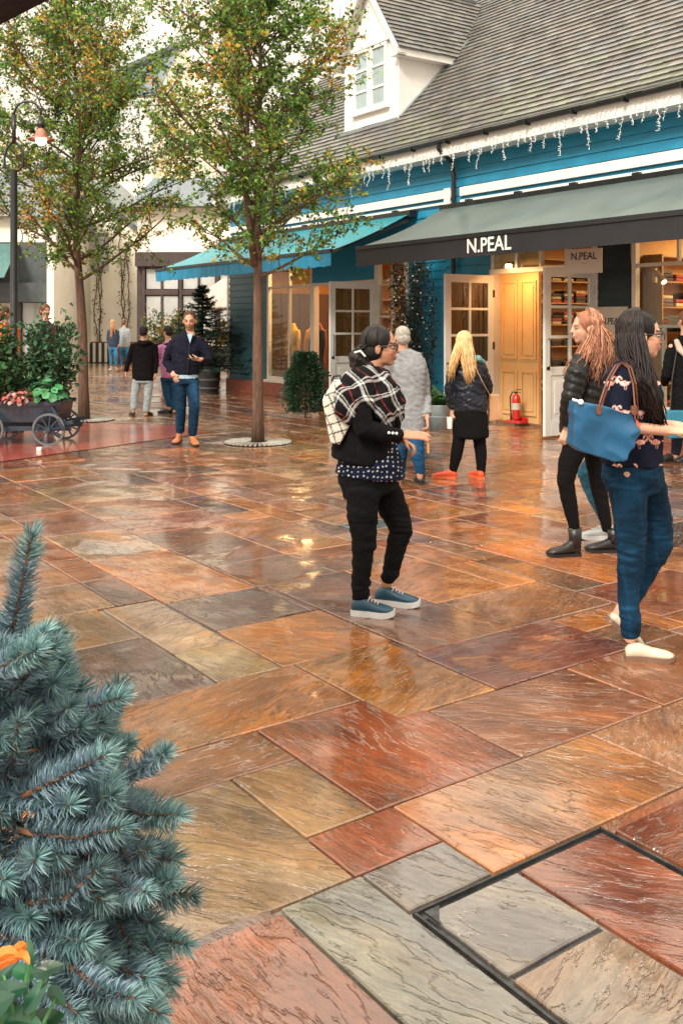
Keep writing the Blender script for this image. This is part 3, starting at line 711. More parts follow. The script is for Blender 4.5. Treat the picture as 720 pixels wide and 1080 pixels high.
def shelf_unit(u, v, w_, rows, label, z0=.5, dz=.42, rot=0, cols=None):
    t = thing('shelf_unit', label, 'shelves', fac(u, v, .03), FA+rot)
    g = MB(); H = z0+dz*rows
    g.box((-w_/2, -.17, 0), (-w_/2+.03, .17, H)); g.box((w_/2-.03, -.17, 0), (w_/2, .17, H)); g.box((-w_/2+.03, .15, 0), (w_/2-.03, .17, H)); obj('carcass', g, WOOD, t)
    cols = cols or [(.04, .04, .05), (.3, .05, .04), (.55, .5, .4), (.1, .15, .25), (.5, .3, .1)]
    for r_ in range(rows+1):
        z = z0+dz*r_-.02
        g = MB(); g.box((-w_/2+.03, -.17, z-.02), (w_/2-.03, .15, z)); s_ = obj('shelf', g, WOOD, t)
        if r_ == rows: continue
        x = -w_/2+.18
        g = MB()
        while x < w_/2-.15:
            for q in range(rnd.randint(2, 4)): g.box((x-.12, -.13, z+.002+q*.055), (x+.12, .12, z+.05+q*.055), col=rnd.choice(cols))
            x += .31
        obj('folded_knitwear', g, mat('folded_knitwear_cloth', (1, 1, 1), .9, attr=True, var=.2), s_, bevel=.012)
shelf_unit(1.2, 3.9, 1.6, 4, 'shelves of folded knitwear seen through the glazed door')
shelf_unit(2.28, .98, 1.2, 6, 'shelves on the side partition just left behind the right window', z0=.4, dz=.36, rot=pi/2, cols=[(.5, .42, .3), (.05, .04, .05), (.3, .05, .04), (.12, .1, .1)])
shelf_unit(-.88, 2.0, 2.2, 6, 'shelves on the side wall seen through the panes of the right-hand door', z0=.45, dz=.38, rot=pi/2, cols=[(.03, .02, .02), (.06, .05, .05), (.35, .28, .2), (.25, .04, .03)])
shelf_unit(3.0, 3.9, 1.6, 4, 'shelves of folded knitwear on the left behind the right window', cols=[(.5, .45, .35), (.6, .5, .2), (.3, .05, .04)])
shelf_unit(4.8, 3.9, 1.6, 4, 'shelves of folded knitwear on the right behind the right window')
shelf_unit(-4.6, 3.9, 1.8, 4, 'shelves of folded knitwear inside the left entrance', cols=[(.05, .07, .12), (.5, .5, .45), (.35, .08, .06)])
shelf_unit(-3.2, 1.0, .8, 5, 'narrow display shelves behind the white-barred window', z0=.4, cols=[(.6, .35, .08), (.5, .2, .05), (.6, .5, .2)])
clothes_rail(1.1, 1.9, 9, [(.05, .04, .05), (.12, .09, .08), (.25, .04, .05)], 'rail of dark jumpers seen through the glazed door')
clothes_rail(-5.2, 1.8, 9, [(.45, .42, .38), (.08, .08, .1), (.3, .05, .04)], 'rail of pale and dark clothes inside the left entrance')
# draped scarves and mannequin torsos in the left window
def torso_form(u, v, cloth, label):
    t = thing('dress_form', label, 'dress form', fac(u, v, .03), FA)
    g = MB(); g.tube([(0, 0, .0), (0, 0, .8)], .015, 6); g.lathe([(.0, 0), (.16, 0), (.16, .02), (.02, .04)]); obj('stand', g, BLACKM, t)
    g = MB(); g.tube([(0, 0, .75), (0, 0, .95), (0, 0, 1.15), (0, 0, 1.38), (0, 0, 1.47), (0, 0, 1.55)], [(.17, .12), (.15, .11), (.13, .1), (.19, .11), (.12, .07), (.05, .05)], 14, ax=(1, 0, 0), rnd_=True)
    for s_ in (-1, 1): g.tube([(s_*.19, 0, 1.4), (s_*.25, -.02, 1.15), (s_*.24, -.05, .88)], [.055, .05, .04], 8, rnd_=True)
    obj('jumper', g, cloth, t, smooth=True)
MUST = mat('mustard_knit', (.60, .30, .04), .9, bump=.5, bs=60); RUST = mat('rust_knit', (.28, .07, .03), .9, bump=.5, bs=60); NVYK = mat('navy_knit', (.02, .03, .05), .9, bump=.5)
torso_form(-7.5, .45, MUST, 'dress form in a mustard jumper in the left window'); torso_form(-6.6, .55, RUST, 'dress form in a rust jumper in the left window')
torso_form(-7.1, .7, MUST, 'dress form in a mustard jumper between the two front ones'); torso_form(-6.35, .35, NVYK, 'dress form in a navy jumper at the right end of the left window')
shelf_unit(-7.0, 3.2, 1.7, 4, 'shelves of mustard and rust knitwear behind the left window', cols=[(.5, .25, .04), (.3, .1, .03), (.1, .05, .03)])
shelf_unit(-4.3, 1.5, .9, 4, 'short shelves of folded knitwear just inside the left entrance', cols=[(.5, .45, .4), (.08, .1, .2), (.4, .1, .05)])
torso_form(3.6, .9, RUST, 'dress form in a rust jumper behind the right window')
UMBS = mat('dark_display_screen', (.05, .025, .02), .6)
ds = thing('display_screen', 'dark folding screen behind the dress forms of the left window', 'screen', fac(-8.55, 1.25, .03), FA+pi/2)
for k in range(4): g = MB(); g.box((-1.0+k*.5, -.02, 0), (-.51+k*.5, .02, 2.3)); obj('panel', g, UMBS, ds)
# right window display: table with stacked goods, framed card, hats
tb = thing('display_table', 'cream display table just inside the right-hand window', 'table', fac(3.2, .62, .03), FA)
g = MB(); g.box((-.8, -.28, 1.52), (.8, .28, 1.56)); obj('table_top', g, WHITE, tb, bevel=.004)
for a in (-.75, .7):
    for b in (-.25, .2): g = MB(); g.box((a, b, 0), (a+.05, b+.05, 1.52)); obj('leg', g, WHITE, tb)
def lay(name, g, m, loc, rz, label, cat, grp=None, bev=0):
    o = obj(name, g, m, bevel=bev); o.location = loc; o.rotation_euler = (0, 0, rz); tag(o, label, cat, grp); return o
for k, (u, c, n, lab) in enumerate(((2.62, (.55, .50, .40), 3, 'pile of cream knitwear at the left end of the display table'), (3.15, (.09, .06, .06), 2, 'pile of dark knitwear in front of the framed card'), (3.7, (.32, .04, .04), 4, 'pile of red knitwear on the display table'))):
    g = MB()
    for q in range(n): g.box((-.14, -.12, q*.045), (.14, .12, q*.045+.04))
    lay('folded_knitwear', g, mat('knit_%d' % k if 0 else ('cream_knit', 'dark_knit', 'red_knit')[k], c, .9, bump=.4), fac(u, .58, 1.592), FA, lab, 'knitwear', bev=.012)
g = MB(); g.box((-.13, -.008, 0), (.13, .008, .015)); g.box((-.13, -.008, .175), (.13, .008, .19)); g.box((-.13, -.008, .015), (-.115, .008, .175)); g.box((.115, -.008, .015), (.13, .008, .175))
fcx = thing('framed_card', 'small black framed card standing on the display table', 'picture frame', fac(2.95, .74, 1.592), FA)
obj('frame', g, BLACKM, fcx); g = MB(); g.box((-.115, -.004, .015), (.115, .004, .175)); obj('card', g, SIGN, fcx)
# spot lamp by the window
LAMP = mat('lit_lamp_glow', (1, .8, .5), .4, bump=0, emit=(1, .70, .36, 4))
BRASS = mat('satin_brass', (.5, .4, .25), .35, metal=.8, bump=0)
sp_ = thing('spotlight', 'brass spotlight inside the right-hand window', 'spotlight', fac(2.5, .18, 2.28), FA)
g = MB(); g.box((-.05, -.01, -.1), (.0, .03, .1)); g.tube([(-.03, 0, 0), (.04, -.01, -.02)], .012, 6); g.tube([(.02, -.01, .04), (.17, -.05, -.1)], [.04, .045], 12); obj('housing', g, BRASS, sp_)
g = MB(); g.tube([(.171, -.0502, -.101), (.175, -.0512, -.105)], .038, 12); obj('bulb', g, LAMP, sp_)
def ceiling_lamp(u, v, label):
    t = thing('ceiling_lamp', label, 'ceiling lamp', fac(u, v, 3.08), FA, 'ceiling lamps in the shops')
    g = MB(); g.lathe([(0, .02), (.16, .02), (.16, -.03), (.145, -.03)]); obj('rim', g, WHITE, t)
    g = MB(); g.lathe([(0, -.032), (.145, -.032), (.145, -.02), (0, -.02)]); obj('diffuser', g, LAMP, t)
    l = bpy.data.lights.new('shop_lamp', 'AREA'); l.shape = 'DISK'; l.size = .9; l.energy = LPOW*(.45 if u < -6 else 1); l.color = (1, .60, .27)
    o = bpy.data.objects.new('shop_lamp', l); COL.objects.link(o); o.location = fac(u, v, 2.98)
for k, (u, v, s_) in enumerate(((-7.0, .45, 'close behind the left window'), (.9, 2.6, 'behind the glazed door'), (3.2, 1.8, 'behind the right window'), (5.2, 1.8, 'deep at the right of the right shop'), (-4.6, 2.2, 'inside the left entrance'), (-7.2, 1.6, 'behind the left window'), (-3.2, 2.4, 'behind the white-barred window'))):
    ceiling_lamp(u, v, 'round shop ceiling lamp '+s_)
l = bpy.data.lights.new('added_door_light', 'AREA'); l.shape = 'RECTANGLE'; l.size = .5; l.size_y = .15; l.energy = VPOW; l.color = (1, .52, .2)  # added warm light thrown onto the panelled door from the front
o = bpy.data.objects.new('added_door_light', l); COL.objects.link(o); o.location = fac(.12, -.36, 2.40); o.rotation_euler = (R(28), 0, FA)
vl = thing('added_door_lamp', 'small lamp added over the yellow-panelled doorway to light it', 'added lamp', fac(-.1, -.1, 2.56), FA)  # invented fitting to go with the added door light
g = MB(); g.box((-.02, -.02, .0), (.02, .1, .03)); obj('bracket', g, BLACKM, vl)
g = MB(); g.lathe([(0, .0), (.05, .0), (.06, -.06), (0, -.06)]); obj('diffuser', g, LAMP, vl)
# fire extinguisher on its red stand
RED_ = mat('gloss_red_enamel', (.5, .02, .015), .25, var=.08, bump=0, coat=.5)
exs = .86; ex = thing('fire_extinguisher', 'red fire extinguisher standing in the yellow-panelled doorway', 'fire extinguisher', fac(.09, -.12, .10), FA)
g = MB(); g.lathe([(0, 0), (.075, 0), (.082, .02), (.082, .36), (.07, .42), (.035, .455), (.03, .47), (0, .47)], seg=20); obj('cylinder', g, RED_, ex, smooth=True)
g = MB(); g.lathe([(0, .47), (.02, .47), (.02, .51), (0, .51)]); g.beam((-.02, 0, .53), (.13, 0, .56), .02, .012); g.beam((-.02, 0, .505), (.11, 0, .50), .02, .012); g.tube([(0, 0, .49), (-.08, -.02, .5), (-.13, -.03, .40), (-.12, -.03, .2), (-.10, -.04, .08)], .013, 8); g.tube([(-.1, -.04, .08), (-.095, -.04, -.02)], [.014, .022], 8); obj('hose', g, BLACKM, ex)
g = MB(); g.tube([(0, 0, .18), (0, 0, .30)], .0835, 20); obj('instruction_band', g, SIGN, ex)
g = MB(); g.box((-.19, -.12, 0), (.19, .12, .06)); g.box((-.19, .09, .06), (.19, .12, .12)); st = obj('extinguisher_stand', g, RED_, bevel=.01); st.location = fac(.09, -.10, .04); st.rotation_euler = (0, 0, FA); tag(st, 'low red stand under the fire extinguisher', 'stand')
ex.scale = (.84, .84, .86); st.scale = (.8, .8, .8)
# ------------------------------------------------------------------ trees
BARK = mat('ridged_bark', (.115, .062, .04), .75, var=.55, vs=7, bump=1.0, bs=22, stretch=(4, 4, .7))
def leafmat(name, tr=.35, rough=.45):
    return mat(name, (1, 1, 1), rough, attr=True, var=.2, vs=20, bump=0, trans=tr, spec=.4)
LEAF = leafmat('autumn_leaves', .5)
def leaf_at(g, p, d, size, col, r_=rnd, fold=.3):
    d = d.normalized(); s = d.cross(Vector((r_.uniform(-1, 1), r_.uniform(-1, 1), r_.uniform(-1, 1))))
    if s.length < .05: s = d.cross(Vector((0, 0, 1)))
    s.normalize(); n = d.cross(s)
    a = p; b = p+d*size*.45+s*size*.34+n*size*fold*.3; c = p+d*size; e = p+d*size*.45-s*size*.34+n*size*fold*.3
    m = p+d*size*.5-n*size*.06
    g.add([a, b, c, e, m], [(0, 1, 4), (1, 2, 4), (2, 3, 4), (3, 0, 4)], col)
AUT = [(.10, .26, .05), (.17, .32, .055), (.24, .36, .06), (.42, .38, .06), (.62, .42, .07), (.62, .28, .05), (.30, .13, .05), (.06, .14, .05)]
def street_tree(name, label, base, lean, H, zb, rad, nb, lpt, seed, green=.5, trunk_r=.095, asym=0.0, twin=False):
    r_ = random.Random(seed); t = thing(name, label, 'tree', base, 0, 'autumn trees on the paving')
    g = MB(); pts = []; rr = []
    n = 14
    for i in range(n+1):
        f = i/n; z = H*f
        pts.append(Vector((lean[0]*z+.05*noise.noise(Vector((seed, z*.5, 0)))*z*.4, lean[1]*z+.05*noise.noise(Vector((seed+9, z*.5, 4)))*z*.4, z)))
        rr.append(max(.008, trunk_r*(1-f)**.75*(1.18 if i == 0 else 1)))
    g.tube(pts, rr, 14)
    if twin:
        q = [p+Vector((-.02-.13*min(1, max(0, p.z-2.2)/1.2), -.03, 0)) for p in pts if 2.0 < p.z < H*.9]; g.tube(q, [max(.008, .055*(1-i/len(q))) for i in range(len(q))], 10)
    tr = obj('trunk', g, BARK, t, smooth=True)
    def trunk_at(z):
        f = z/H*n; i = min(n-1, int(f)); return pts[i].lerp(pts[i+1], f-i), rr[i]+(rr[i+1]-rr[i])*(f-i)
    gb = MB(); gl = MB()
    def twig(p, d, ln, r0, depth):
        q = [Vector(p)]; dd = d.normalized(); m = 5 if depth < 2 else 3
        for i in range(m):
            dd = (dd+Vector((r_.uniform(-.16, .16), r_.uniform(-.16, .16), r_.uniform(-.08, .14)))).normalized()
            q.append(q[-1]+dd*ln/m)
        gb.tube(q, [max(.0022, r0*(1-.8*i/m)) for i in range(m+1)], 5 if depth else 6, cap=False)
        return q
    def leaves(q, cnt):
        for i in range(cnt):
            f = r_.uniform(.1, 1)*(len(q)-1); a = int(min(f, len(q)-2)); p = q[a].lerp(q[a+1], f-a)
            d = Vector((r_.gauss(0, 1), r_.gauss(0, 1), r_.gauss(-.1, .8)))
            p = p+d.normalized()*r_.uniform(0, .05)
            y = noise.noise(Vector((p.x*1.1+seed, p.y*1.1, p.z*1.1)))+r_.gauss(0, .28)-green*.4
            if y > .32: c = AUT[r_.choice((4, 5, 3, 4))]
            elif y > .08: c = AUT[r_.choice((3, 2, 6, 4, 1))]
            else: c = AUT[r_.choice((0, 1, 1, 2, 7))]
            k = r_.choice((.4, .75, 1.0, 1.2, 1.45)); c = tuple(x*k for x in c)  # tone spread per leaf paints in sunlit and shaded leaves
            leaf_at(gl, p, d, r_.uniform(.04, .078), c, r_)
    for i in range(nb):
        f = (i+.5)/nb; z = zb+(H*.93-zb)*f**.9; p, tr_ = trunk_at(z)
        az = i*2.399+r_.uniform(-.4, .4); e = R(r_.uniform(15, 38)+20*f)
        prof = rad*(.72+.5*sin(pi*min(1, f*1.15+.1)))*(1-.62*f**1.6)
        ln = prof/cos(e)*r_.uniform(.72, 1.12)
        ln *= 1+asym*cos(az)
        d = Vector((cos(az)*cos(e), sin(az)*cos(e), sin(e)))
        q = twig(p+d*.0, d, ln, max(.015, tr_*.45), 0)
        for k in range(int(5+ln*6)):
            f2 = r_.uniform(.06, 1)*(len(q)-1); a = int(min(f2, len(q)-2)); p2 = q[a].lerp(q[a+1], f2-a)
            d2 = (d*.6+Vector((r_.gauss(0, .7), r_.gauss(0, .7), r_.gauss(.1, .5)))).normalized()
            q2 = twig(p2, d2, r_.uniform(.3, .65)*(.7+.3*ln), .008, 1); leaves(q2, lpt)
            for m in range(3):
                d3 = (d2+Vector((r_.gauss(0, .8), r_.gauss(0, .8), r_.gauss(0, .6)))).normalized()
                q3 = twig(q2[r_.randint(1, 4)], d3, r_.uniform(.15, .32), .0045, 2); leaves(q3, lpt-2)
    obj('branches', gb, BARK, tr, smooth=True, fix=False)
    obj('crown', gl, LEAF, t, fix=False)
    return t
def gp(px, py): # ground point under a pixel of the photograph (metres)
    Y = F*CAMH/(py-HZ); return Vector(((px-360)/F*Y, Y, 0))
street_tree('street_tree', 'slim tree with green and yellow leaves in front of the turquoise awning', gp(272, 467), (.0, 0), 6.7, 2.15, 1.52, 44, TL, 3, .35, .078, twin=True)
street_tree('street_tree', 'left leafy tree beside the lamp post and the planter cart', gp(89, 443), (-.028, 0), 7.5, 2.25, 1.95, 52, TL, 11, .6, .09)
street_tree('street_tree', 'green tree at the left edge of the view behind the lamp post', Vector((-8.3, 18.5, 0)), (.0, 0), 6.8, 2.6, 2.0, 40, TL, 23, .9, .1)

STONEG = mat('pale_grey_tree_grate_stone', (.40, .38, .34), .4, var=.3, vs=12, bump=.3, coat=.4)
DIRT = mat('dark_wet_soil', (.05, .04, .035), .8, var=.4, bump=.5, spec=.2)
def grate(p, label, rad):
    g = MB(); g.lathe([(0, .008), (rad, .008)], seg=40); t = thing('tree_grate', label, 'tree grate', p, 0, 'grates round the tree trunks'); obj('soil', g, DIRT, t, fix=False)
    g = MB()
    for k in range(44):
        a = 2*pi*k/44; d = Vector((cos(a), sin(a), 0)); s = Vector((-sin(a), cos(a), 0))
        for r0, r1 in ((.14, rad*.98),):
            g.prism([d*r0-s*r0*.028+Vector((0, 0, .01)), d*r1-s*r1*.026+Vector((0, 0, .01)), d*r1+s*r1*.026+Vector((0, 0, .01)), d*r0+s*r0*.028+Vector((0, 0, .01))], (0, 0, .014))
    obj('ribs', g, STONEG, t)
grate(gp(272, 467), 'round ribbed grate round the foot of the tree by the awning', .46)
grate(gp(89, 443), 'round ribbed grate round the foot of the left tree', .5)

# ------------------------------------------------------------------ lamp posts
def lamp_post(p, label, k=1.0, lit=True, side=1):
    t = thing('lamp_post', label, 'lamp post', p, 0, 'lamp posts')
    g = MB(); z1 = 4.45*k
    g.lathe([(.14, 0), (.14, .25), (.09, .35), (.075, .9), (.085, .95), (.055, 1.0), (.05, z1)], seg=14); post = obj('post', g, BLACKM, t, smooth=True)
    g = MB(); q_ = .78*k if k < 1 else 1; loop = [(x*q_, z*q_) for x, z in [(0, 0), (.10, .03), (.19, .12), (.205, .32), (.15, .55), (.03, .72), (.0, .82)]]
    for s in (1, -1): g.tube([(s*x, 0, z1-.02+z*.9) for x, z in loop], .018, 7)
    a0 = z1+.72*q_*.9
    g.tube([(0, 0, a0-.05), (0, 0, a0+.55*q_)], .03, 8); arc = [(0, 0, a0+.55*q_)]+[(side*(.20-.20*cos(x)), 0, a0+.55*q_+.2*sin(x)) for x in [pi*i/10 for i in range(1, 11)]]
    g.tube(arc, .016, 7); obj('scroll_bracket', g, BLACKM, post, smooth=True)
    x = side*.40; zt = a0+.55*q_-.02
    g = MB(); g.lathe([(r_*.74, z_*.74) for r_, z_ in [(0, .0), (.03, .0), (.03, -.09), (.07, -.1), (.075, -.2), (.05, -.22), (.05, -.26)]], (x, 0, zt)); obj('cap', g, BLACKM, t, smooth=True)
    g = MB(); g.lathe([(r_*.74, z_*.74) for r_, z_ in [(.05, -.24), (.10, -.30), (.13, -.40), (.26, -.46), (.26, -.475), (.12, -.42), (.04, -.26)]], (x, 0, zt)); obj('lamp_shade', g, mat('copper_lamp_shade', (.42, .17, .12), .4, metal=.4, var=.2), t, smooth=True)
    g = MB(); g.ell((x, 0, zt-.34), (.082, .082, .095), seg=16, rings=10)
    obj('globe', g, mat('lit_warm_globe', (1, .8, .5), .4, bump=0, emit=(1, .72, .42, 5.0)) if lit else mat('white_globe', (.8, .78, .72), .3, bump=0), t, smooth=True)
lamp_post(Vector((-4.82, 14.25, 0)), 'tall black lamp post with a lit copper-shaded lamp left of the tree', .87, True, 1)
lamp_post(Vector((-11.4, 34, 0)), 'distant lamp post with an unlit white globe behind the left tree', 1.0, False, 1)

# ------------------------------------------------------------------ planter cart
CARTB = mat('dark_blue_painted_cart', (.018, .035, .055), .4, var=.3, bump=.2)
IRON = mat('worn_grey_iron_tyre', (.12, .13, .14), .4, metal=.4, var=.3)
cp = gp(20, 471); CY = 12.75
ct = thing('planter_cart', 'dark blue wooden barrow on spoked wheels carrying a load of plants', 'cart', (-4.24, CY+.35, 0), 0)
g = MB(); g.prism([(-.75, -.32, .30), (.47, -.32, .30), (.53, -.38, .56), (-.83, -.38, .56)], (0, .70, 0))
obj('cart_body', g, CARTB, ct, bevel=.008)
g = MB(); g.beam((-.85, -.39, .56), (.56, -.39, .56), .04, .05); g.beam((-.85, .33, .56), (.56, .33, .56), .04, .05); g.beam((.42, -.3, .26), (.70, -.32, .31), .045, .05); g.beam((.42, .3, .26), (.70, .3, .31), .045, .05)
g.beam((.40, -.36, .6), (.60, -.43, .22), .03, .03); g.beam((-.66, -.28, .22), (.66, -.28, .22), .05, .06); g.beam((-.66, .28, .22), (.66, .28, .22), .05, .06)
obj('handle', g, CARTB, ct)
def wheel(x, y):
    g = MB(); r_ = .215; pts = [(x+r_*cos(a), y, r_+.004+r_*.0+r_*sin(a)) for a in [2*pi*i/32 for i in range(32)]]
    vs_ = []
    for a in [2*pi*i/36 for i in range(36)]:
        for rr_, yy in ((.215, -.02), (.215, .02), (.185, .02), (.185, -.02)): vs_.append((x+rr_*cos(a), y+yy, .217+rr_*sin(a)))
    g.add(vs_, [(i*4+k, i*4+(k+1) % 4, ((i+1) % 36)*4+(k+1) % 4, ((i+1) % 36)*4+k) for i in range(36) for k in range(4)])
    w_ = obj('wheel', g, IRON, ct); g = MB()
    for k in range(10): a = 2*pi*k/10+.2; g.beam((x, y, .217), (x+.19*cos(a), y, .217+.19*sin(a)), .018, .022, up=(0, 1, 0))
    g.tube([(x, y-.05, .217), (x, y+.05, .217)], .035, 12); obj('spokes', g, CARTB, w_)
for x in (-.40, .40):
    for y in (-.40, .36): wheel(x*1.0+.0, y)
def plant(name, label, cat, loc, g, m=None, pot=None, group=None, stems=None):
    t = thing(name, label, cat, loc, 0, group); 
    if stems: obj('stem', stems, BARK, t, fix=False)
    obj('foliage', g, m or leafmat('plant_leaves', .25), t, fix=False)
    return t
def bush(cx, cz, rx, ry, rz, n, size, cols, seed, shell=.5, up=.3, flat=False):
    """leaves on a bundle of stems filling an uneven ellipsoid; returns foliage and stems"""
    r_ = random.Random(seed); g = MB(); st = MB(); c = Vector((cx, 0, cz))
    tips = []
    for i in range(max(6, n//40)):
        d = Vector((r_.gauss(0, 1), r_.gauss(0, 1), r_.gauss(.2, 1))).normalized()
        k = r_.uniform(.55, 1.12)*(1+.25*noise.noise(d*2+Vector((seed, 0, 0))))
        tip = c+Vector((d.x*rx, d.y*ry, d.z*rz))*k; root = Vector((cx+d.x*rx*.25, d.y*ry*.25, cz-rz*.9))
        st.tube([root, root.lerp(tip, .5)+Vector((0, 0, .05*rz)), tip], [.008, .006, .003], 4, cap=False); tips.append((root, tip))
    for i in range(n):
        a, b = r_.choice(tips); f = r_.uniform(.35, 1.03); p = a.lerp(b, f)+Vector((r_.gauss(0, .06)*rx, r_.gauss(0, .06)*ry, r_.gauss(0, .07)*rz))*1.6
        d = Vector((r_.gauss(0, 1), r_.gauss(0, 1), r_.gauss(up, .7)))
        k = r_.uniform(.6, 1.3); col = r_.choice(cols); leaf_at(g, p, d, size*r_.uniform(.7, 1.25), tuple(x*k for x in col), r_, .5)
    return g, st
GRN = [(.03, .09, .03), (.045, .13, .04), (.06, .16, .06), (.03, .07, .03)]
OL = ct.location
def onto(name, label, cat, x, y, z, args, grp=None, **kw):
    g, st = bush(*args); return plant(name, label, cat, (OL.x+x, OL.y+y, z), g, stems=st, group=grp, **kw)
onto('shrub', 'dark leafy shrub filling the left of the planter cart', 'plant', -.38, 0, .5, (0, .60, .46, .38, .58, 2600, .085, GRN, 5))
onto('shrub', 'taller glossy shrub at the right of the planter cart', 'plant', .28, .08, .5, (0, .66, .36, .34, .66, 2400, .085, [(.04, .11, .05), (.07, .18, .09), (.03, .08, .04)], 6))
def rosette(x, y, z, n, size, cols, seed, R_, H_):
    """round-leaved geranium: cupped discs on short stalks"""
    r_ = random.Random(seed); g = MB(); st = MB()
    for i in range(n):
        d = Vector((r_.gauss(0, 1), r_.gauss(-.4, 1), abs(r_.gauss(0, .8)))).normalized(); p = Vector((d.x*R_, d.y*R_*.8, d.z*H_))*r_.uniform(.6, 1.05)
        nrm = (d+Vector((r_.gauss(0, .3), r_.gauss(0, .3), .5+r_.gauss(0, .3)))).normalized(); a = nrm.cross(Vector((0, 1, .1))).normalized(); b = nrm.cross(a)
        s = size*r_.uniform(.6, 1.2); k = r_.uniform(.6, 1.4); c = tuple(v*k for v in r_.choice(cols)); m = 9
        vs_ = [p]+[p+(a*cos(t)+b*sin(t))*s*(1+.12*sin(t*5))+nrm*s*.22 for t in [2*pi*q/m for q in range(m)]]
        g.add(vs_, [(0, 1+q, 1+(q+1) % m) for q in range(m)], c); st.tube([Vector((0, 0, -.05)), p*.6, p], .004, 4, cap=False)
    return g, st
g, st = rosette(0, 0, 0, 90, .05, [(.06, .26, .09), (.04, .17, .06), (.09, .32, .14)], 3, .30, .24); plant('geranium', 'bright green round-leaved geranium spilling over the right end of the cart', 'plant', (OL.x+.34, OL.y-.26, .60), g, stems=st)
g, st = rosette(0, 0, 0, 120, .028, [(.40, .07, .06), (.5, .16, .14), (.28, .12, .10), (.45, .32, .3)], 4, .26, .20); plant('red_flowers', 'red and dusty pink flowers on the near edge of the cart', 'flowers', (OL.x-.02, OL.y-.30, .56), g, stems=st)
g, st = rosette(0, 0, 0, 60, .045, GRN, 8, .25, .2); plant('trailing_plant', 'dark trailing plant at the left near edge of the cart', 'plant', (OL.x-.55, OL.y-.30, .58), g, stems=st)
g = MB(); g.box((-.028, -.028, 0), (.028, .028, .045)); o = obj('wheel_chock', g, WHITE, bevel=.004); o.location = (-3.80, 12.18, .008); tag(o, 'small white block on the bricks at the foot of the cart wheel', 'block')

# ------------------------------------------------------------------ conifer in barrel
FIRM = mat('dark_fir_needles', (1, 1, 1), .6, attr=True, var=.25, bump=0)
def fir(p, H, rad, label, seed=2):
    r_ = random.Random(seed); t = thing('fir_tree', label, 'tree', p, 0); g = MB(); g.tube([(0, 0, 0), (0, 0, H)], [.05, .008], 8); obj('trunk', g, BARK, t)
    g = MB(); z = .12
    while z < H-.03:
        f = 1-(z/H)**1.15; nb = 11
        for k in range(nb):
            a = r_.uniform(0, 2*pi); ln = rad*f*r_.uniform(.75, 1.15)+.05; d = Vector((cos(a), sin(a), r_.uniform(-.12, .12)))
            q = [Vector((0, 0, z))+d*ln*s_+Vector((0, 0, -.10*ln*sin(pi*s_*.8)+.06*s_*s_)) for s_ in (0, .25, .5, .75, 1)]
            for i in range(4):
                m = int(26+ln*60)
                for j in range(m):
                    pt = q[i].lerp(q[i+1], r_.random()); dd = (d*.7+Vector((r_.gauss(0, .8), r_.gauss(0, .8), r_.gauss(-.1, .35)))).normalized()*r_.uniform(.05, .10); s = dd.cross(Vector((0, 0, 1))).normalized()*.010
                    c = r_.choice([(.02, .055, .035), (.03, .075, .04), (.015, .04, .03)]); g.add([pt-s, pt+s, pt+dd+Vector((0, 0, -.01))], [(0, 1, 2)], c)
        z += .09
    obj('foliage', g, FIRM, t, fix=False)
bp_ = Vector((-3.12, 22.9, 0))
bx_ = thing('barrel_planter', 'black half barrel holding the dark fir tree', 'barrel', bp_)
g = MB(); g.lathe([(0, 0), (.21, 0), (.25, .3), (.26, .45), (.245, .6), (.225, .62), (.22, .56), (0, .56)], seg=24); obj('barrel_body', g, mat('black_barrel_staves', (.02, .02, .022), .4, var=.4, vs=8, stretch=(8, 8, .5), bump=.3), bx_, smooth=False)
for z in (.1, .3, .52): g = MB(); g.tube([(0, 0, z-.02), (0, 0, z+.02)], .25 if z < .2 else .268, 24); obj('hoop', g, IRON, bx_)
fir(Vector((-3.3, 22.95, .55)), 2.0, 1.3, 'dark fir tree standing in the black half barrel behind the walking man')

# shrubs by the shop
def potbush(loc, args, label, name='shrub'):
    g, st = bush(*args); return plant(name, label, 'plant', loc, g, stems=st)
CON = [(.035, .085, .045), (.05, .12, .06), (.03, .06, .035)]
g = MB(); r2 = random.Random(5)
for i in range(7500):
    z = r2.uniform(.0, 1.0)**.9; a = r2.uniform(0, 2*pi); rr2 = .36*((1-((z-.35)/.78)**2) if z > .35 else (1-.25*((.35-z)/.35)**2))**.5 if abs((z-.35)/.78) < 1 else .02
    rr2 *= (1+.5*noise.noise(Vector((cos(a)*2.4, sin(a)*2.4, z*4))))*(1.1-.35*z); q = r2.uniform(.45, 1.05); p = Vector((cos(a)*rr2*q, sin(a)*rr2*q, z*1.05+.05))
    k = r2.uniform(.6, 1.35); leaf_at(g, p, Vector((cos(a), sin(a), r2.gauss(.6, .6))), r2.uniform(.035, .065), tuple(v*k for v in r2.choice(CON)), r2)
st = MB(); st.tube([(0, 0, 0), (0, 0, .9)], [.02, .005], 6)
p_ = gp(322, 438); plant('evergreen_bush', 'loose dark evergreen bush left of the open left-hand door', 'bush', (p_.x, p_.y, 0), g, stems=st)
